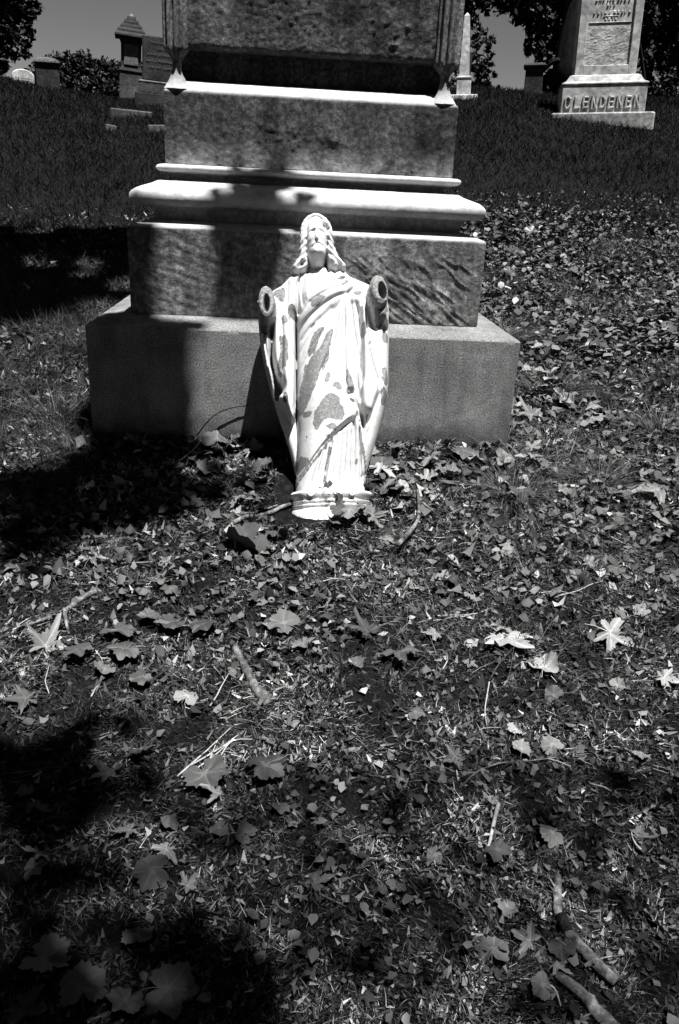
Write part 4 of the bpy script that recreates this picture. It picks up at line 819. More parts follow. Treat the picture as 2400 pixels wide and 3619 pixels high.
# ------------------------------------------------------------------ twigs, sticks, straw
def tube(name, pts, r0, r1, mat, parent=None, n=7, wob=.0, taper=None):
    P = np.array(smoothline(pts, 2) if len(pts) > 2 and len(pts[0]) == 2 else pts, float)
    if P.shape[1] == 2: P = np.concatenate([P, gz(P[:, 0], P[:, 1])[:, None] + r0 * .8], 1)
    if len(P) > 2 and not (len(pts[0]) == 2):
        for _ in range(1):
            Q = np.stack([P[:-1] * .75 + P[1:] * .25, P[:-1] * .25 + P[1:] * .75], 1).reshape(-1, 3); P = np.concatenate([P[:1], Q[1:-1], P[-1:]])
    m_ = len(P); V = []
    for i in range(m_):
        t_ = P[min(i + 1, m_ - 1)] - P[max(i - 1, 0)]; t_ /= np.linalg.norm(t_) + 1e-9
        a_ = np.cross(t_, (0, 0, 1.) if abs(t_[2]) < .9 else (1., 0, 0)); a_ /= np.linalg.norm(a_); b_ = np.cross(t_, a_)
        r = r0 + (r1 - r0) * i / (m_ - 1)
        for k in range(n):
            th = 2 * math.pi * k / n; rr_ = r * (1 + wob * rng.normal()); V.append(P[i] + a_ * rr_ * math.cos(th) + b_ * rr_ * math.sin(th))
    F = [(i * n + k, i * n + (k + 1) % n, (i + 1) * n + (k + 1) % n, (i + 1) * n + k) for i in range(m_ - 1) for k in range(n)]
    F += [tuple(range(n))[::-1], tuple(range((m_ - 1) * n, m_ * n))]
    return mesh(name, V, F, mat, parent, smooth=True)
def stick(name, pts, r0, r1, mat, label, wob=.08, lift=0, n=8, cat='stick', group=None):
    P = np.array(smoothline(pts, 2)); P = P + rng.normal(0, .2, P.shape) * r0; Z_ = gz(P[:, 0], P[:, 1]); Z_ = np.maximum(Z_, Z_.max() - .02) + r0 * .9 + .004 + lift
    o = tube(name, [tuple(p) for p in np.concatenate([P, Z_[:, None]], 1)], r0, r1, mat, None, n, wob); return tag(o, label, cat, group)
S1 = stick('stick', [(-.18, -1.276), (-.143, -1.381), (-.11, -1.452), (-.094, -1.478)], .009, .012, M['bark'], 'thick short oak stick with cracked bark lying in the middle foreground', .14)
tube('knot', [(-.112, -1.45, float(gz(-.112, -1.45)) + .012), (-.09, -1.485, float(gz(-.09, -1.485)) + .012)], .0135, .011, M['bark'], S1, 8, .1)
S2 = stick('twig', [(-.688, -1.214), (-.649, -1.193), (-.613, -1.149), (-.587, -1.097), (-.554, -1.062)], .004, .008, M['bark'], 'long forked grey twig pointing at the shade on the left edge', .06, cat='twig')
tube('side_shoot', [(-.613, -1.149, float(gz(-.613, -1.149)) + .014), (-.60, -1.19, float(gz(-.6, -1.19)) + .012), (-.58, -1.24, float(gz(-.58, -1.24)) + .01)], .006, .003, M['bark'], S2, 6)
S3 = stick('stick', [(.432, -1.915), (.412, -1.98), (.417, -2.025), (.436, -2.055), (.470, -2.10)], .0075, .0105, M['bark'], 'thick bent branch piece in the lower right foreground', .13)
tube('bark_band', [(.4125, -1.995, float(gz(.4125, -1.995)) + .0165), (.4165, -2.022, float(gz(.4165, -2.022)) + .0135)], .0098, .0102, M['treebark'], S3, 9)
stick('stick', [(.378, -2.096), (.406, -2.127), (.443, -2.175)], .0075, .0105, M['bark'], 'thick bark-covered stick running out of the bottom edge, right of the middle', .13)
stick('twig', [(-.233, -.682), (-.176, -.638), (-.109, -.607), (-.034, -.534)], .0075, .006, M['bark'], 'pale jointed twig lying up against the left foot of the plinth', .1, cat='twig')
stick('twig', [(-.218, -.618), (-.157, -.603), (-.09, -.556)], .0045, .003, M['bark'], 'thin twig lying behind the pale one left of the plinth', .05, cat='twig')
S4 = stick('twig', [(.382, -.429), (.366, -.626), (.32, -.75), (.265, -.852)], .005, .0075, M['bark'], 'crooked twig standing out of the leaves right of the plinth', .08, lift=.01, cat='twig')
tube('side_shoot', [(.366, -.63, .0), (.42, -.66, float(gz(.42, -.66)) + .04)], .004, .002, M['bark'], S4, 6)
stick('stalk', [(.356, -1.774), (.324, -1.846), (.3, -1.898)], .004, .002, M['straw'], 'dry upright-curled leaf stalk in the lower middle right', .1, lift=.01, cat='stalk')
SG = 'bleached straws and thin twigs in the litter'
for i, pts in enumerate([[(-.261, -1.69), (-.217, -1.626), (-.167, -1.565)], [(-.253, -1.689), (-.206, -1.646), (-.158, -1.591)], [(-.203, -1.68), (-.166, -1.598), (-.141, -1.574)], [(.325, -1.167), (.373, -1.153), (.429, -1.13)], [(-.024, -1.92), (.012, -1.947), (.056, -1.97)], [(.694, -1.041), (.763, -1.019), (.841, -.973)], [(.291, -1.725), (.367, -1.655), (.506, -1.645)], [(.978, -.774), (1.024, -.798), (1.112, -.846)], [(-.216, -1.494), (-.197, -1.439), (-.182, -1.379)], [(.014, -.997), (.075, -.983), (.122, -.993)], [(.328, -1.148), (.423, -1.129), (.488, -1.098)], [(.422, -1.401), (.391, -1.491), (.386, -1.545)], [(.344, -2.107), (.369, -2.113), (.367, -2.145)], [(.566, .288), (.53, .17)], [(-.22, -1.70), (-.2, -1.63), (-.19, -1.59)], [(-.24, -1.66), (-.17, -1.60), (-.12, -1.585)]]):
    dk = i in (4, 6, 7); stick('straw', pts if len(pts) > 2 else [pts[0], tuple((np.array(pts[0]) + pts[1]) / 2), pts[1]], .0019 if not dk else .0024, .0011, M['bark'] if dk else M['straw'], 'thin bleached straw or twiglet lying in the litter', .05, .004, 5, 'straw', SG)
for i in range(70):
    y = -2.25 + 4.2 * rng.random(); x = (rng.random() * 2 - 1) * (.5 + .45 * (y + 2.5))
    if not off_monument(x, y)[()] or not off_statue(x, y)[()] or (x < -.6 and y > -.8): continue
    a_ = rng.uniform(0, 3.14); L_ = rng.uniform(.03, .10); q = rng.normal(0, .25)
    stick('straw', [(x, y), (x + L_ / 2 * math.cos(a_), y + L_ / 2 * math.sin(a_)), (x + L_ * math.cos(a_ + q), y + L_ * math.sin(a_ + q))], rng.uniform(.0009, .0022), .0008, M['straw'] if rng.random() < .6 else M['bark'], 'thin bleached straw or twiglet lying in the litter', .05, .005, 5, 'straw', SG)
# cut twig end with a pale ring, and the shard before it
o = stick('twig_stub', [(-.100, -1.05), (-.097, -1.075), (-.094, -1.10)], .010, .011, M['treebark'], 'short dark cut twig end with a pale hollow ring, near the curled leaf', .04, cat='twig stub')
V = []; n = 12
zc_ = float(gz(-.094, -1.10)) + .018
for q, dy in ((1.0, 0), (.45, -.001), (.4, .003)):
    for k_ in range(n): th = 2 * math.pi * k_ / n; V.append((-.0938 + .0095 * q * math.cos(th), -1.1025 + dy, zc_ - .002 + .0095 * q * math.sin(th)))
mesh('ring', V, [(r * n + k_, r * n + (k_ + 1) % n, (r + 1) * n + (k_ + 1) % n, (r + 1) * n + k_) for r in range(2) for k_ in range(n)], M['straw'], o)
# grass tufts that stand out
def tuft(x, y, h, sp, nb, label, lean=.5, tone=(1.3, 2.8)):
    az = rng.random(nb) * 6.283; rr_ = sp * .25 * np.sqrt(rng.random(nb)); P = np.stack([rr_ * np.cos(az), rr_ * np.sin(az), 0 * az], 1)
    az = az + rng.normal(0, .5, nb); el = np.clip(rng.normal(1.57 - lean, .25, nb), .25, 1.57); L_ = h * rng.uniform(.6, 1.2, nb)
    V, F, T = strips(P, np.stack([np.cos(az) * np.cos(el), np.sin(az) * np.cos(el), np.sin(el)], 1), L_, rng.uniform(.0012, .0024, nb) * (1 + max(0, y + 1) * .25), np.stack([np.cos(az), np.sin(az), -.8 + 0 * az], 1) * (L_ * rng.uniform(.2, .6, nb))[:, None], rng.beta(*tone, nb), 3)
    o = mesh('grass_tuft', V, F, M['blade'], attrs={'tone': T}); o.location = (x, y, float(gz(x, y)) - .004); return tag(o, label, 'grass tuft')
tuft(.05, -1.42, .14, .10, 26, 'sparse tall blades standing upright in the middle foreground', .15, (1.1, 6))
tuft(.01, -1.52, .10, .08, 18, 'second sparse group of upright blades, in front of the tall ones', .15, (1.1, 6))
tuft(1.06, 1.35, .22, .4, 420, 'dark spreading tuft beside the lower die, furthest up the slope', .6)
tuft(1.15, .62, .2, .4, 420, 'full tuft just right of the base slab corner', .7)
tuft(1.5, .15, .2, .4, 360, 'wide soft tuft right of the crumpled leaves', .7)
tuft(.72, -.42, .16, .3, 420, 'low arching tuft in front of the right end of the base', .8)
tuft(1.06, -.30, .15, .3, 300, 'arching tuft right of the base corner in front', .8)
tuft(-.95, .1, .20, .3, 220, 'thin pale tuft against the left end of the base', .35, (1.5, 2.6))
tuft(-.56, -.93, .13, .16, 60, 'few dark upright blades at the shade line on the left', .3, (1.1, 6))
# bent stem leaning on the base front
o = tube('dead_stem', [(-.40, -.05, .02), (-.37, -.03, .06), (-.33, -.02, .10), (-.26, -.015, .125), (-.21, -.012, .13)], .0028, .0018, M['treebark'], None, 6); tag(o, 'dark curved stem arching against the left front of the base', 'stem')
o = tube('dead_stem', [(-.36, -.12, .04), (-.42, -.22, -.01), (-.47, -.28, -.02)], .002, .0015, M['straw'], None, 6); tag(o, 'thin pale stem below the leaves at the dark left end of the base', 'stem')
# ------------------------------------------------------------------ stones on the slope and along the crest
def frame_at(loc, tilt, face=1.0):
    d = np.array(loc) - CAM; yaw = -math.atan2(d[0], d[1]) * face
    return Matrix.Translation(Vector(loc)) @ Matrix.Rotation(yaw, 4, 'Z') @ Matrix.Rotation(R(tilt), 4, 'Y') @ Matrix.Diagonal((1, 1, .87, 1))
def B(name, w_, d_, z0, z1, mat, parent, bev=.012, x=0, y=0):
    return sharp(box(name, x - w_ / 2, x + w_ / 2, y - d_ / 2, y + d_ / 2, z0, z1, mat, parent, bev), 30)
def frustum(name, rows, mat, parent, x=0, y=0, bev=None):
    V = []
    for w_, d_, z in rows: V += [(x - w_ / 2, y - d_ / 2, z), (x + w_ / 2, y - d_ / 2, z), (x + w_ / 2, y + d_ / 2, z), (x - w_ / 2, y + d_ / 2, z)]
    n = len(rows); F = [(3, 2, 1, 0), tuple(range(4 * n - 4, 4 * n))]
    for r in range(n - 1):
        for k in range(4): F.append((r * 4 + k, r * 4 + (k + 1) % 4, r * 4 + 4 + (k + 1) % 4, r * 4 + 4 + k))
    return mesh(name, V, F, mat, parent)
def worn_lines(parent, rows, mat, x0, x1, z_list, y, hgt, seed, name='worn_inscription'):
    """weathered lettering too worn to read: short raised marks in rows, one joined piece"""
    r_ = np.random.default_rng(seed); V = []; F = []
    for z, frac in z_list:
        c = (x0 + x1) / 2; hw = (x1 - x0) / 2 * frac; x = c - hw
        while x < c + hw:
            w_ = hgt * r_.uniform(.25, .8); h_ = hgt * r_.uniform(.5, 1); b = len(V); zz = z + r_.uniform(-.1, .1) * hgt
            V += [(x, y, zz), (x + w_, y, zz), (x + w_ * .9, y, zz + h_), (x + w_ * .1, y, zz + h_)] + [(x + w_ * .2, y - hgt * .25, zz + h_ * .2), (x + w_ * .8, y - hgt * .25, zz + h_ * .2), (x + w_ * .75, y - hgt * .25, zz + h_ * .8), (x + w_ * .25, y - hgt * .25, zz + h_ * .8)]
            F += [(b + 4, b + 5, b + 6, b + 7), (b, b + 1, b + 5, b + 4), (b + 1, b + 2, b + 6, b + 5), (b + 2, b + 3, b + 7, b + 6), (b + 3, b, b + 4, b + 7)]
            x += w_ + hgt * r_.uniform(.15, .7)
    return tag(mesh(name, V, F, mat, parent), kind='stuff')
# white monument with the family name
ck = tag(empty('marble_monument', M=frame_at((4.244, 9.308, 1.83), -2.8, .7)), 'white marble monument with a family name in raised letters, right of the main one', 'monument')
B('plinth', 1.40, 1.1, -.15, .235, M['clen_base'], ck, .02, y=.5)
B('die', 1.15, .85, .2365, .655, M['clen'], ck, .012, y=.5)
frustum('cap_moulding', [(1.17, .87, .6565), (1.17, .87, .672), (1.06, .76, .70), (1.0, .70, .745), (.96, .66, .785), (.88, .58, .803)], M['clen'], ck, y=.5)
def clen_shaft():
    hw, y0, z0, z1 = .415, .225, .8045, 2.6; p0, p1, q0, q1 = -.305, .305, .94, 2.45
    xs_ = np.linspace(p0, p1, 110); zs_ = np.linspace(q0, q1, 260); X_, Z_ = np.meshgrid(xs_, zs_)
    c, s = math.cos(R(25)), math.sin(R(25)); u_, v_ = X_ * c + Z_ * s, -X_ * s + Z_ * c
    w_ = np.clip((1.50 - Z_) / .05, 0, 1); Y_ = y0 + .03 - .0025 * np.clip(1 - np.abs(fbm(np.stack([u_ * 9, v_ * 24, X_ * 0], -1), 3, 181)) * 5, 0, 1) * w_ - .003 * np.clip(fbm(np.stack([X_ * 40, Z_ * 40, X_ * 0], -1), 2, 184), 0, 1) * w_
    V = np.stack([X_.ravel(), Y_.ravel(), Z_.ravel()], 1); nx_ = 110; a_ = (np.arange(259)[:, None] * nx_ + np.arange(nx_ - 1)[None]).ravel()
    mesh('panel', V, np.stack([a_, a_ + 1, a_ + nx_ + 1, a_ + nx_], 1), M['clen'], ck, smooth=True)
    for (x0, x1, za, zb) in ((-hw, p0, z0, z1), (p1, hw, z0, z1), (p0 + .0, p1 - .0, z0, q0 - .0), (p0, p1, q1, z1)):
        bm = box('shaft_border', x0, x1, y0, y0 + .05, za, zb, M['clen'], ck, .006); sharp(bm, 30)
    box('shaft', -hw + .002, hw - .002, y0 + .045, y0 + .58, z0, z1, M['clen'], ck)
    worn_lines(ck, 0, M['clen'], -.24, .24, [(1.83, .95), (1.76, .3), (1.655, 1), (1.57, .35), (1.91, .6), (1.99, .9)], y0 + .031, .05, 5)
    B('rule', .20, .012, 1.62, 1.632, M['clen'], ck, .003, y=y0 + .028); B('rule', .56, .012, 1.535, 1.547, M['clen'], ck, .003, y=y0 + .028)
clen_shaft()
GL = {'C': [(.78, .14, .55, .0), (.55, .0, .28, .0), (.28, .0, .04, .22), (.04, .22, .04, .78), (.04, .78, .28, 1.0), (.28, 1.0, .55, 1.0), (.55, 1.0, .78, .86)], 'L': [(.15, 0, .15, 1), (.1, .03, .9, .08)], 'E': [(.15, 0, .15, 1), (.1, .03, .9, .06), (.1, .52, .75, .52), (.1, .97, .9, .95)],
      'N': [(.14, 0, .14, 1), (.14, .97, .86, .05), (.86, 0, .86, 1)], 'D': [(.15, 0, .15, 1), (.1, .03, .6, .05), (.6, .05, .92, .35), (.92, .3, .92, .7), (.92, .65, .6, .96), (.6, .96, .1, .97)]}
def rustic(ch, x, z, w_, h_, th, y, dep, parent):
    """letter made of log-like strokes, raised from the stone"""
    V = []; F = []
    for sx0, sz0, sx1, sz1 in GL[ch]:
        p = np.array([x + sx0 * w_, z + sz0 * h_]); q = np.array([x + sx1 * w_, z + sz1 * h_]); d_ = (q - p) / np.linalg.norm(q - p); nn_ = np.array([-d_[1], d_[0]]); p = p - d_ * th * .35; q = q + d_ * th * .35
        b = len(V); k = 6
        for i in range(k + 1):
            c = p + (q - p) * i / k; r = th * .5 * (1 + .14 * rng.normal())
            for (s_, yy) in ((-1, y + .004), (-1, y - dep * .6), (-.5, y - dep), (.5, y - dep), (1, y - dep * .6), (1, y + .004)): V.append((c[0] + nn_[0] * r * s_, yy, c[1] + nn_[1] * r * s_))
        for i in range(k):
            for j in range(5): F.append((b + i * 6 + j, b + i * 6 + j + 1, b + i * 6 + 7 + j, b + i * 6 + 6 + j))
        F += [tuple(range(b, b + 6))[::-1], tuple(range(b + k * 6, b + k * 6 + 6))]
    return mesh('letter', V, F, M['clen'], parent)
for i_, ch in enumerate('CLENDENEN'): rustic(ch, -.512 + i_ * .1148 - (.006 if i_ == 0 else -.004), .308 - .004 * (i_ % 2), .080, .165, .026, .075, .021 + .003 * rng.random(), ck)
# slender white obelisk
ob = tag(empty('marble_obelisk', M=frame_at((2.574, 11.037, 2.20), -2.7)), 'slender white marble obelisk on a small square pedestal', 'obelisk')
B('footing', .44, .44, -.15, .125, M['far_white'], ob, .01); B('pedestal', .22, .22, .1265, .40, M['far_white'], ob, .006)
frustum('pedestal_cap', [(.236, .236, .4012), (.236, .236, .418), (.19, .19, .428), (.18, .18, .437)], M['far_white'], ob)
frustum('shaft', [(.158, .158, .438), (.082, .082, 1.372), (.002, .002, 1.425)], M['far_white'], ob)
# tiered-roof pedestal
td = tag(empty('roofed_pedestal', M=frame_at((-3.195, 14.305, 2.25), 3.4)), 'dark pillar monument with a stepped pyramid roof, standing at the crest on the left', 'monument')
B('lower_block', .42, .42, -.2, .50, M['far_grey'], td, .015); B('string_course', .45, .45, .5015, .535, M['far_dark'], td, .01)
frustum('pillar', [(.40, .40, .536), (.36, .36, .60), (.37, .37, 1.06), (.44, .44, 1.16)], M['far_dark'], td)
B('face_panel', .25, .02, .63, 1.02, M['far_mid'], td, .005, y=-.192)
for i, (w_, z) in enumerate(((.59, 1.1615), (.50, 1.245), (.39, 1.325), (.28, 1.405), (.17, 1.48))):
    frustum('roof_tier', [(w_, w_, z), (w_ * .99, w_ * .99, z + .03), (w_ * .86, w_ * .86, z + .079)], M['far_dark'], td)
frustum('finial', [(.09, .09, 1.56), (.07, .07, 1.585), (.03, .03, 1.62)], M['far_mid'], td)
# dark inscribed tablet
tb = tag(empty('tablet_headstone', M=frame_at((-2.29, 11.65, 1.95), 2.5)), 'dark upright tablet with five worn lines of lettering, half hidden by the main monument', 'headstone')
B('footing', .86, .40, -.15, .20, M['far_dark'], tb, .01, x=.08); B('base', .74, .32, .2015, .38, M['far_grey'], tb, .012, x=.08)
frustum('base_wash', [(.75, .33, .3815), (.75, .33, .392), (.68, .26, .41)], M['far_mid'], tb, x=.08)
B('tablet', .64, .17, .4115, 1.14, M['far_dark'], tb, .02, x=.08)
worn_lines(tb, 0, M['far_grey'], -.18, .34, [(1.02, .75), (.925, .35), (.825, .95), (.725, 1), (.62, .8)], -.086, .034, 8)
# low slab and two stubs
o = tag(empty('low_slab', M=frame_at((-2.49, 10.392, 1.68), 2)), 'low pale kerb slab lying on the slope in front of the dark tablet', 'grave slab'); B('slab', .60, .2, -.08, .135, M['far_grey'], o, .018)
sharp(box('corner_marker', -.075, .075, -.06, .06, -.06, .085, M['far_grey'], None, .015), 30); o = bpy.data.objects['corner_marker']; o.matrix_world = frame_at((-2.567, 9.261, 1.455), 8); tag(o, 'small low corner marker, left one of the two below the kerb slab', 'grave marker')
c_ = o.copy(); COL.objects.link(c_); c_.matrix_world = frame_at((-1.93, 9.171, 1.48), -3) @ Matrix.Scale(1.6, 4, (1, 0, 0)); tag(c_, 'small low corner marker, right one next to the main monument', 'grave marker')
# rounded white stone and tall dark stone at the crest
def round_top(name, w_, h_, d_, rise, mat, parent=None):
    n = 14; pts = [(-w_ / 2, -.2), (w_ / 2, -.2)] + [(w_ / 2 * math.cos(math.pi * k / n), h_ - rise + rise * math.sin(math.pi * k / n)) for k in range(n + 1)]
    V = []; m_ = len(pts); b = .015; cxx, czz = 0, h_ / 2
    for y, s_ in ((-d_ / 2, .93), (-d_ / 2 + b, 1), (d_ / 2 - b, 1), (d_ / 2, .93)): V += [(cxx + (x - cxx) * s_, y, czz + (z - czz) * s_) for x, z in pts]
    F = [tuple(range(m_)), tuple(range(3 * m_, 4 * m_))[::-1]]
    for r in range(3): F += [(r * m_ + (k + 1) % m_, r * m_ + k, (r + 1) * m_ + k, (r + 1) * m_ + (k + 1) % m_) for k in range(m_)]
    return mesh(name, V, F, mat, parent)
wh = tag(empty('round_headstone', M=frame_at((-4.89, 13.324, 2.25), 3)), 'short white headstone with a rounded top, nearest the left edge', 'headstone')
round_top('stone', .37, .34, .09, .12, M['far_white'], wh); worn_lines(wh, 0, M['far_grey'], -.14, .14, [(.17, 1), (.13, .9), (.09, 1), (.05, .9)], -.046, .016, 12)
up = tag(empty('upright_headstone', M=frame_at((-4.283, 12.71, 2.10), -1)), 'tall plain dark headstone with a pale shallow-arched top on the crest', 'headstone')
round_top('stone', .38, .62, .16, .06, M['far_dark'], up); round_top('coping', .43, .665, .2, .07, M['far_mid'], up).location = (0, 0, 0)
bpy.data.objects.remove(bpy.data.objects['coping'])
frustum('coping', [(.42, .22, .575), (.42, .22, .60), (.30, .2, .645), (.1, .18, .66)], M['far_mid'], up)
ds = tag(empty('capped_pillar', M=frame_at((3.955, 12.096, 2.36), -2)), 'dark capped pillar stone in the gap of sky under the tree', 'headstone')
frustum('pillar', [(.36, .36, -.2), (.36, .36, .05), (.31, .31, .07), (.29, .29, .60)], M['far_dark'], ds); frustum('cap', [(.34, .34, .6015), (.37, .37, .64), (.34, .34, .66), (.22, .22, .69)], M['far_dark'], ds)

# ------------------------------------------------------------------ trees
BL = {'right':[(2.74,13.34,4.16,0.3),(3.14,13.31,4.15,0.3),(3.54,13.25,4.08,0.35),(3.89,13.16,3.94,0.35),(4.14,13.04,3.67,0.3),(4.08,12.9,3.32,0.2),(4.23,12.8,3.1,0.22),(4.49,13.29,3.56,0.35),(3.22,12.95,3.84,0.11),(2.9,13.24,3.96,0.2),(5.27,14.44,4.65,0.64),(6.28,14.34,4.6,0.64),(6.92,14.29,4.58,0.64),(6.67,14.1,4.07,0.53),(7.1,13.98,3.85,0.53),(6.74,13.83,3.44,0.48),(7.22,13.69,3.16,0.53),(6.65,13.58,2.79,0.43),(6.89,12.86,2.42,0.41),(6.24,14.54,3.74,0.66),(5.58,14.63,3.86,0.55),(6.38,14.15,2.83,0.49),(4.62,13.18,2.79,0.28),(4.45,13.1,2.57,0.18),(5.39,14.27,2.94,0.49),(5.36,15.35,4.25,0.4),(5.26,15.1,3.62,0.34),(5.39,14.9,3.15,0.34),(5.26,14.69,2.62,0.28),(5.63,14.65,2.59,0.34),(6.55,13.4,2.35,0.32),(7.51,14.2,4.46,0.85),(4.94,14.74,5.32,1.06),(6.52,14.75,5.64,1.17)],'conifer':[(3.65,16.62,4.39,0.21),(3.78,16.49,4.12,0.25),(4.01,16.15,3.85,0.15),(3.79,16.36,3.79,0.27),(3.96,16.01,3.5,0.18),(3.8,16.2,3.4,0.3),(3.98,15.89,3.21,0.19),(3.87,16.02,2.98,0.33),(4.2,15.72,2.84,0.17),(3.25,16.42,3.84,0.36),(3.26,16.19,3.29,0.36),(3.29,16.62,4.35,0.33),(3.03,16.02,2.83,0.36)],'bushR':[(3.04,12.04,2.37,0.08),(3.28,12.03,2.38,0.08),(3.47,12.03,2.42,0.1),(3.66,12.0,2.38,0.08)],'bushL':[(-5.2,13.15,2.28,0.11),(-5.04,13.12,2.24,0.05),(-4.64,13.1,2.26,0.04)],'left':[(-6.7,18.46,4.42,0.57),(-6.22,18.42,4.41,0.35),(-5.96,18.08,4.15,0.22),(-6.37,18.23,3.91,0.35),(-6.65,18.1,3.54,0.38),(-6.19,17.84,3.53,0.22),(-6.11,17.73,3.27,0.14),(-6.7,17.92,3.09,0.24),(-7.26,18.35,4.04,0.77),(-7.12,18.0,3.22,0.57),(-7.41,18.69,4.86,0.96)],'far1':[(-10.21,33.98,4.66,0.51),(-10.54,33.86,4.33,0.43),(-9.81,33.76,4.21,0.62)],'far2':[(-10.07,36.35,5.19,0.54),(-9.59,36.24,5.01,0.54),(-9.87,35.98,4.33,0.72)],'far3':[(-8.9,35.1,4.99,0.56),(-8.53,34.82,4.38,0.7)],'far4':[(-8.75,37.33,5.18,0.5),(-8.26,37.27,5.11,0.5),(-8.43,37.03,4.51,0.74)],'far5':[(-7.32,34.88,4.74,0.53),(-6.79,34.8,4.63,0.58),(-7.13,34.62,4.13,0.7),(-5.98,34.82,4.83,0.7)]}
def leaves_in(blobs, per, size, tone, mat=None, jag=.75, fill=1.0):
    V = []; T = []
    for bx, by, bz, r in blobs:
        n = int(per * (r / .4) ** 2); m_ = max(4, int(14 * (r / .4)))
        cen = rng.normal(size=(m_, 3)); cen /= np.linalg.norm(cen, axis=1)[:, None]; cen *= r * rng.uniform(.35, .95, m_)[:, None]
        k = rng.integers(0, m_, n); P = cen[k] + rng.normal(0, .20 * r * jag, (n, 3)) + np.array([bx, by, bz])
        tb_ = rng.beta(*tone, m_)[k] * .6 + rng.beta(*tone, n) * .5
        nn = rng.normal(size=(n, 3)) + (0, 0, .8); nn /= np.linalg.norm(nn, axis=1)[:, None]
        a_ = np.cross(nn, rng.normal(size=(n, 3))); a_ /= np.linalg.norm(a_, axis=1)[:, None]; b_ = np.cross(nn, a_); s_ = size * rng.uniform(.6, 1.3, n)[:, None]
        V.append(np.stack([P - a_ * s_ * .55, P - b_ * s_ * .3 + nn * s_ * .08, P + a_ * s_ * .55, P + b_ * s_ * .3 + nn * s_ * .08], 1).reshape(-1, 3)); T.append(np.repeat(np.clip(tb_, 0, 1), 4))
    V = np.concatenate(V); return V, np.arange(len(V)).reshape(-1, 4), np.concatenate(T)
def limb(name, a_, b_, r0, r1, parent, sag=.15, n=7):
    a_, b_ = np.array(a_, float), np.array(b_, float); L_ = np.linalg.norm(b_ - a_); q = rng.normal(0, .06 * L_, (3, 3))
    pts = [a_] + [a_ + (b_ - a_) * t_ + q[i] + (0, 0, sag * L_ * math.sin(math.pi * t_)) for i, t_ in enumerate((.3, .55, .8))] + [b_]
    return tube(name, [tuple(p) for p in pts], r0, r1, M['treebark'], parent, n, .05)
def tree(name, blobs, base, label, per=700, size=.09, tone=(1.2, 5), r0=.3, limbs=5, mat='foliage', group=None, cat='tree', jag=.75, top=None):
    t_ = empty(name); tag(t_, label, cat, group); bz = float(g0(base[0], base[1])) - .2
    B_ = np.array(blobs); c = B_[:, :3].mean(0); hi = np.array([c[0] * .5 + base[0] * .5, c[1] * .5 + base[1] * .5, max(bz + 1.0, c[2] - .3)]) if top is None else np.array(top)
    tube('trunk', [(base[0], base[1], bz), (base[0] * .85 + hi[0] * .15, base[1], bz + (hi[2] - bz) * .3), (base[0] * .4 + hi[0] * .6, (base[1] + hi[1]) / 2, bz + (hi[2] - bz) * .7), tuple(hi)], r0, r0 * .5, M['treebark'], t_, 12, .04)
    pick = B_[rng.permutation(len(B_))[:limbs]]
    for p in pick: limb('limb', hi - (0, 0, .2), p[:3], r0 * .2, r0 * .05, t_)
    V, F, T = leaves_in(blobs, per, size, tone, jag=jag); o = mesh('crown', V, F, M[mat], t_, attrs={'tone': T}); return t_
tr = tree('maple_tree', BL['right'], (4.62, 12.3), 'large dark tree behind the white marble monument, its crown filling the upper right', 1250, .095, (1.3, 5), .36, 9, top=(4.7, 12.4, 5.2))
limb('limb', (4.6, 12.1, 3.3), (4.0, 12.4, 2.7), .06, .012, tr, .02); limb('limb', (4.6, 12, 4.9), (3.2, 11.7, 4.35), .05, .02, tr, .03)
tree('evergreen_tree', BL['conifer'], (3.1, 14.2), 'tiered dark evergreen behind the obelisk', 1000, .07, (1.5, 3.5), .14, 5, jag=.6)
tree('leafy_tree', BL['left'], (-9.3, 15.2), 'dark leafy tree hanging over the upper left corner', 900, .13, (1.2, 5), .3, 5)
for i, k_ in enumerate(('far1', 'far2', 'far3', 'far4', 'far5')):
    b_ = BL[k_]; tree('bushy_tree', b_, (b_[0][0], b_[0][1]), ['low tree at the left end of the distant row', 'tallest tree of the distant row on the left', 'round-topped third tree of the distant row', 'bushy fourth tree of the distant row', 'tree of the distant row just left of the roofed pillar and behind it'][i], 420, .16, (1.2, 4.5), .12, 2, group='distant row of trees on the left')
for k_, lab in (('bushR', 'low pale flowering bush at the foot of the evergreen'), ('bushL', 'pale flowering bush beside the rounded white stone')):
    t_ = tag(empty('flowering_bush'), lab, 'bush'); V, F, T = leaves_in(BL[k_], 900, .05, (2, 1.4)); mesh('blossom', V, F, M['litter'], t_, attrs={'tone': T})
    V, F, T = leaves_in(BL[k_], 500, .05, (1.2, 6)); mesh('foliage', V, F, M['foliage'], t_, attrs={'tone': T})
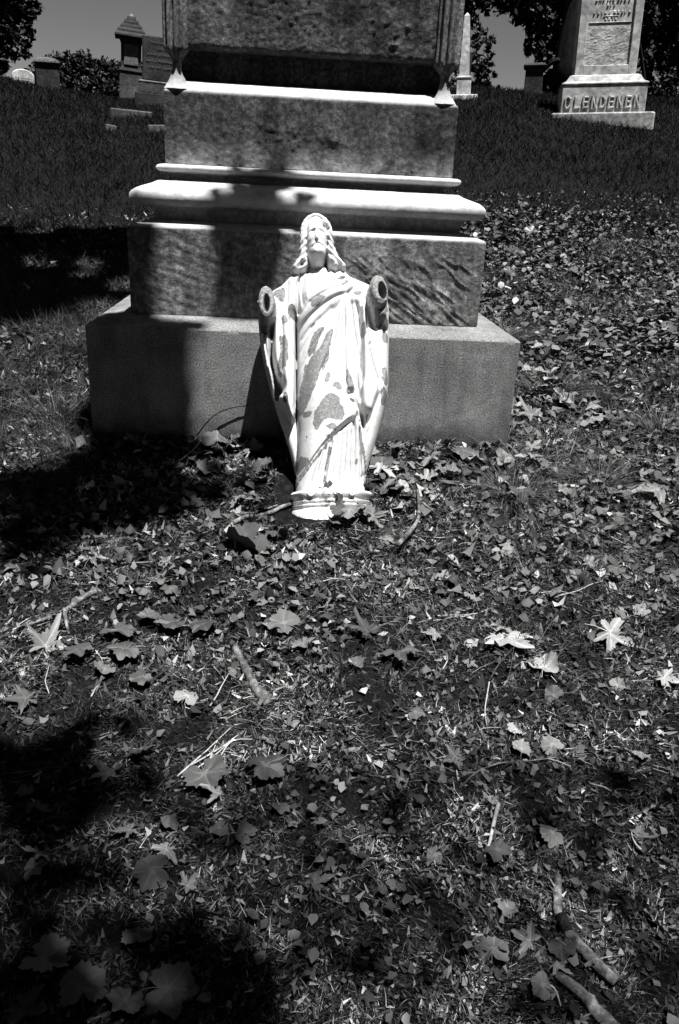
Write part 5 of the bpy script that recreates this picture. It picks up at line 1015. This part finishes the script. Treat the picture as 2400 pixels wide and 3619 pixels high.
# the tree that shades the left of the monument and the ground before it (it stands left of the camera)
D_ = np.zeros((190, 150), bool)          # where the boughs are dense: (row, from, to) on a 4 cm grid six metres up
for r_, f_, t2 in [(30,84,87),(30,90,93),(30,94,95),(31,84,89),(31,91,95),(32,83,84),(32,87,88),(32,92,95),(33,83,84),(33,85,87),(33,89,90),(33,91,94),(34,84,87),(34,89,90),(34,91,92),(38,83,85),(39,83,86),(40,82,86),(41,82,86),(42,82,86),(43,81,86),(44,81,86),(45,81,85),(46,80,84),(47,80,83),(48,80,82),(49,79,81),(50,79,80),(62,75,76),(63,75,77),(64,75,78),(65,74,78),(66,74,80),(67,74,81),(68,73,82),(69,73,83),(70,73,85),(71,72,87),(72,72,88),(73,72,90),(74,71,89),(75,71,89),(76,71,89),(77,75,88),(78,76,88),(79,76,88),(80,76,87),(81,77,87),(82,77,87),(83,77,86),(84,77,86),(85,76,85),(86,75,85),(87,75,84),(88,74,84),(89,74,85),(90,74,81),(91,75,80),(92,74,79),(92,86,91),(93,75,79),(93,86,91),(94,77,79),(94,85,91),(95,84,85),(95,87,90),(95,92,93),(96,86,90),(97,86,91),(119,54,55),(120,54,56),(121,53,58),(122,53,57),(122,58,59),(123,53,60),(124,52,60),(125,52,62),(126,52,62),(127,51,63),(128,51,63),(129,51,63),(130,50,63),(131,50,63),(132,50,64),(133,49,64),(134,49,65),(135,49,66),(136,48,72),(137,48,73),(138,47,74),(139,47,74),(140,47,75),(141,46,74),(142,46,74),(143,46,68),(143,69,72),(144,45,69),(145,45,68),(146,45,68),(147,44,67),(148,44,68),(149,43,67),(150,44,67),(151,43,66),(152,43,67),(153,42,67),(154,42,66),(155,41,67),(156,40,69),(157,41,70),(158,40,71),(159,40,71),(160,40,72),(161,40,73),(162,39,74),(163,39,75),(164,39,76),(165,38,77),(166,38,78),(167,38,79),(168,37,80),(169,37,81),(170,36,82),(171,36,83),(172,35,84),(173,35,85),(174,35,86),(175,35,87),(176,35,88),(177,34,89),(178,34,89),(179,33,90),(180,33,90),(181,33,91),(182,32,91),(183,32,91),(184,31,91),(185,31,91),(186,31,91),(187,31,91),(188,30,91),(189,30,91)]: D_[r_, f_:t2] = True
jj, ii = np.nonzero(D_); C_ = .04
n_per = 4; jx = np.repeat(ii, n_per); jy = np.repeat(jj, n_per); n = len(jx)
Q = np.stack([-3.0 + (jx + rng.random(n)) * C_, -5.0 + (jy + rng.random(n)) * C_, np.full(n, 6.0)], 1)
hgt = rng.uniform(-.9, 1.4, n); Q[:, :2] += rng.normal(0, 1, (n, 2)) * np.where((rng.random(n) < .35) & ((Q[:, 1] < -1.66) | (Q[:, 1] > -1.0)), .07, .01)[:, None]; kq = (fbm(Q * 3.2, 3, 401) < .30) | ((Q[:, 1] > -1.66) & (Q[:, 1] < -1.0)); Q, hgt = Q[kq], hgt[kq]; n = len(Q); P = Q + SUN * (hgt / SUN[2])[:, None]
nn = SUN + .55 * rng.normal(size=(n, 3)); nn /= np.linalg.norm(nn, axis=1)[:, None]; a_ = np.cross(nn, rng.normal(size=(n, 3))); a_ /= np.linalg.norm(a_, axis=1)[:, None]; b_ = np.cross(nn, a_); s_ = .085 * rng.uniform(.7, 1.2, n)[:, None]
V = np.stack([P - a_ * s_ * .55, P - b_ * s_ * .42, P + a_ * s_ * .55, P + b_ * s_ * .42], 1).reshape(-1, 3)
st_ = tag(empty('shade_tree'), 'spreading tree left of the camera whose boughs shade the monument', 'tree')
F = np.arange(len(V)).reshape(-1, 4)
outer = [(-4.6, -3.4, 6.2, 1.5), (-5.4, -1.0, 6.4, 1.6), (-4.4, -5.6, 6.3, 1.6), (-2.6, -6.6, 6.6, 1.3), (-6.6, -3.6, 6.0, 1.6), (-5.0, 1.8, 6.6, 1.6), (-4.6, -3.0, 7.8, 1.7), (-3.6, -5.2, 8.0, 1.5)]
V2, F2, T2 = leaves_in(outer, 110, .26, (1.2, 4))
mesh('crown', np.concatenate([V, V2]), np.concatenate([F, F2 + len(V)]), M['foliage'], st_, attrs={'tone': np.concatenate([np.repeat(rng.beta(1.2, 4, n), 4), T2])})
tube('trunk', [(-3.5, -2.4, -.6), (-3.45, -2.4, 1.2), (-3.4, -2.45, 2.9), (-3.5, -2.6, 4.2)], .34, .22, M['treebark'], st_, 14, .03)
for tgt in ((-.6, .6, 6.3), (-1.6, 1.9, 6.4), (-1.2, -2.9, 6.2), (-4.6, -3.4, 6.2), (-5.2, -1, 6.4), (-4.4, -5.4, 6.3), (-5, 1.8, 6.6), (-4, -3.4, 7.8)): limb('limb', (-3.5, -2.55, 3.9), tgt, .13, .03, st_, .06)
# unseen sprays added to dim the foreground and the grass left of base
def sprays(xr, yr, n): return np.stack([rng.uniform(*xr, n), rng.uniform(*yr, n), rng.uniform(5.6, 7.0, n)], 1) + 0
S_ = np.concatenate([sprays((-.4, 2.4), (-4.15, -3.25), 2000), sprays((-2.4, -.1), (-2.1, 1.2), 1500), sprays((-.5, 3.0), (-3.5, -3.1), 110)]); S_[:, 0] += SUN[0] / SUN[2] * (S_[:, 2] - 6); S_[:, 1] += SUN[1] / SUN[2] * (S_[:, 2] - 6); n = len(S_)
nn = SUN + .6 * rng.normal(size=(n, 3)); nn /= np.linalg.norm(nn, axis=1)[:, None]; a_ = np.cross(nn, rng.normal(size=(n, 3))); a_ /= np.linalg.norm(a_, axis=1)[:, None]; b_ = np.cross(nn, a_); s_ = .052 * rng.uniform(.6, 1.3, n)[:, None]
V = np.stack([S_ - a_ * s_ * .55, S_ - b_ * s_ * .42, S_ + a_ * s_ * .55, S_ + b_ * s_ * .42], 1).reshape(-1, 3)
mesh('added_shade_sprays', V, np.arange(len(V)).reshape(-1, 4), M['foliage'], st_, attrs={'tone': np.repeat(rng.beta(1.2, 4, n), 4)})
def ringblobs(a0, a1, d0, d1, z0, z1, n):
    th = rng.uniform(R(a0), R(a1), n); d_ = rng.uniform(d0, d1, n); return [(float(d_[i] * math.sin(th[i])), float(-2.9 - d_[i] * math.cos(th[i])), float(rng.uniform(z0, z1)), float(rng.uniform(1.5, 2.2))) for i in range(n)]
# unseen trees added round the camera to block sky fill: azimuths counted from straight back
tree('sky_block_tree', ringblobs(-22, 22, 6.5, 11, 3.0, 11.5, 26), (0.2, -13.0), 'unseen dark tree added straight behind the camera to block sky light', 45, .55, (1.2, 5), .3, 6, top=(.2, -12.8, 6.5))
tree('sky_block_tree', ringblobs(24, 66, 6.5, 11.5, 3.0, 11.5, 28), (7.4, -9.8), 'unseen dark tree added behind the camera to the right to block sky light', 45, .55, (1.2, 5), .3, 6, top=(7.4, -9.8, 6.5))
tree('sky_block_tree', ringblobs(-66, -24, 6.5, 11.5, 3.0, 11.5, 28), (-7.4, -9.8), 'unseen dark tree added behind the camera to the left to block sky light', 45, .55, (1.2, 5), .3, 6, top=(-7.4, -9.8, 6.5))
tree('sky_block_tree', ringblobs(-112, -68, 8.5, 12, 2.5, 11, 24), (-11, -2.5), 'unseen dark tree added far to the left of the monument to block sky light', 45, .55, (1.2, 5), .3, 6, top=(-11, -2.5, 6.5))
tree('sky_block_tree', ringblobs(68, 112, 7.5, 12, 2.5, 11, 24), (10.5, -2.5), 'unseen dark tree added far to the right of the monument to block sky light', 45, .55, (1.2, 5), .3, 6, top=(10.5, -2.5, 6.5))
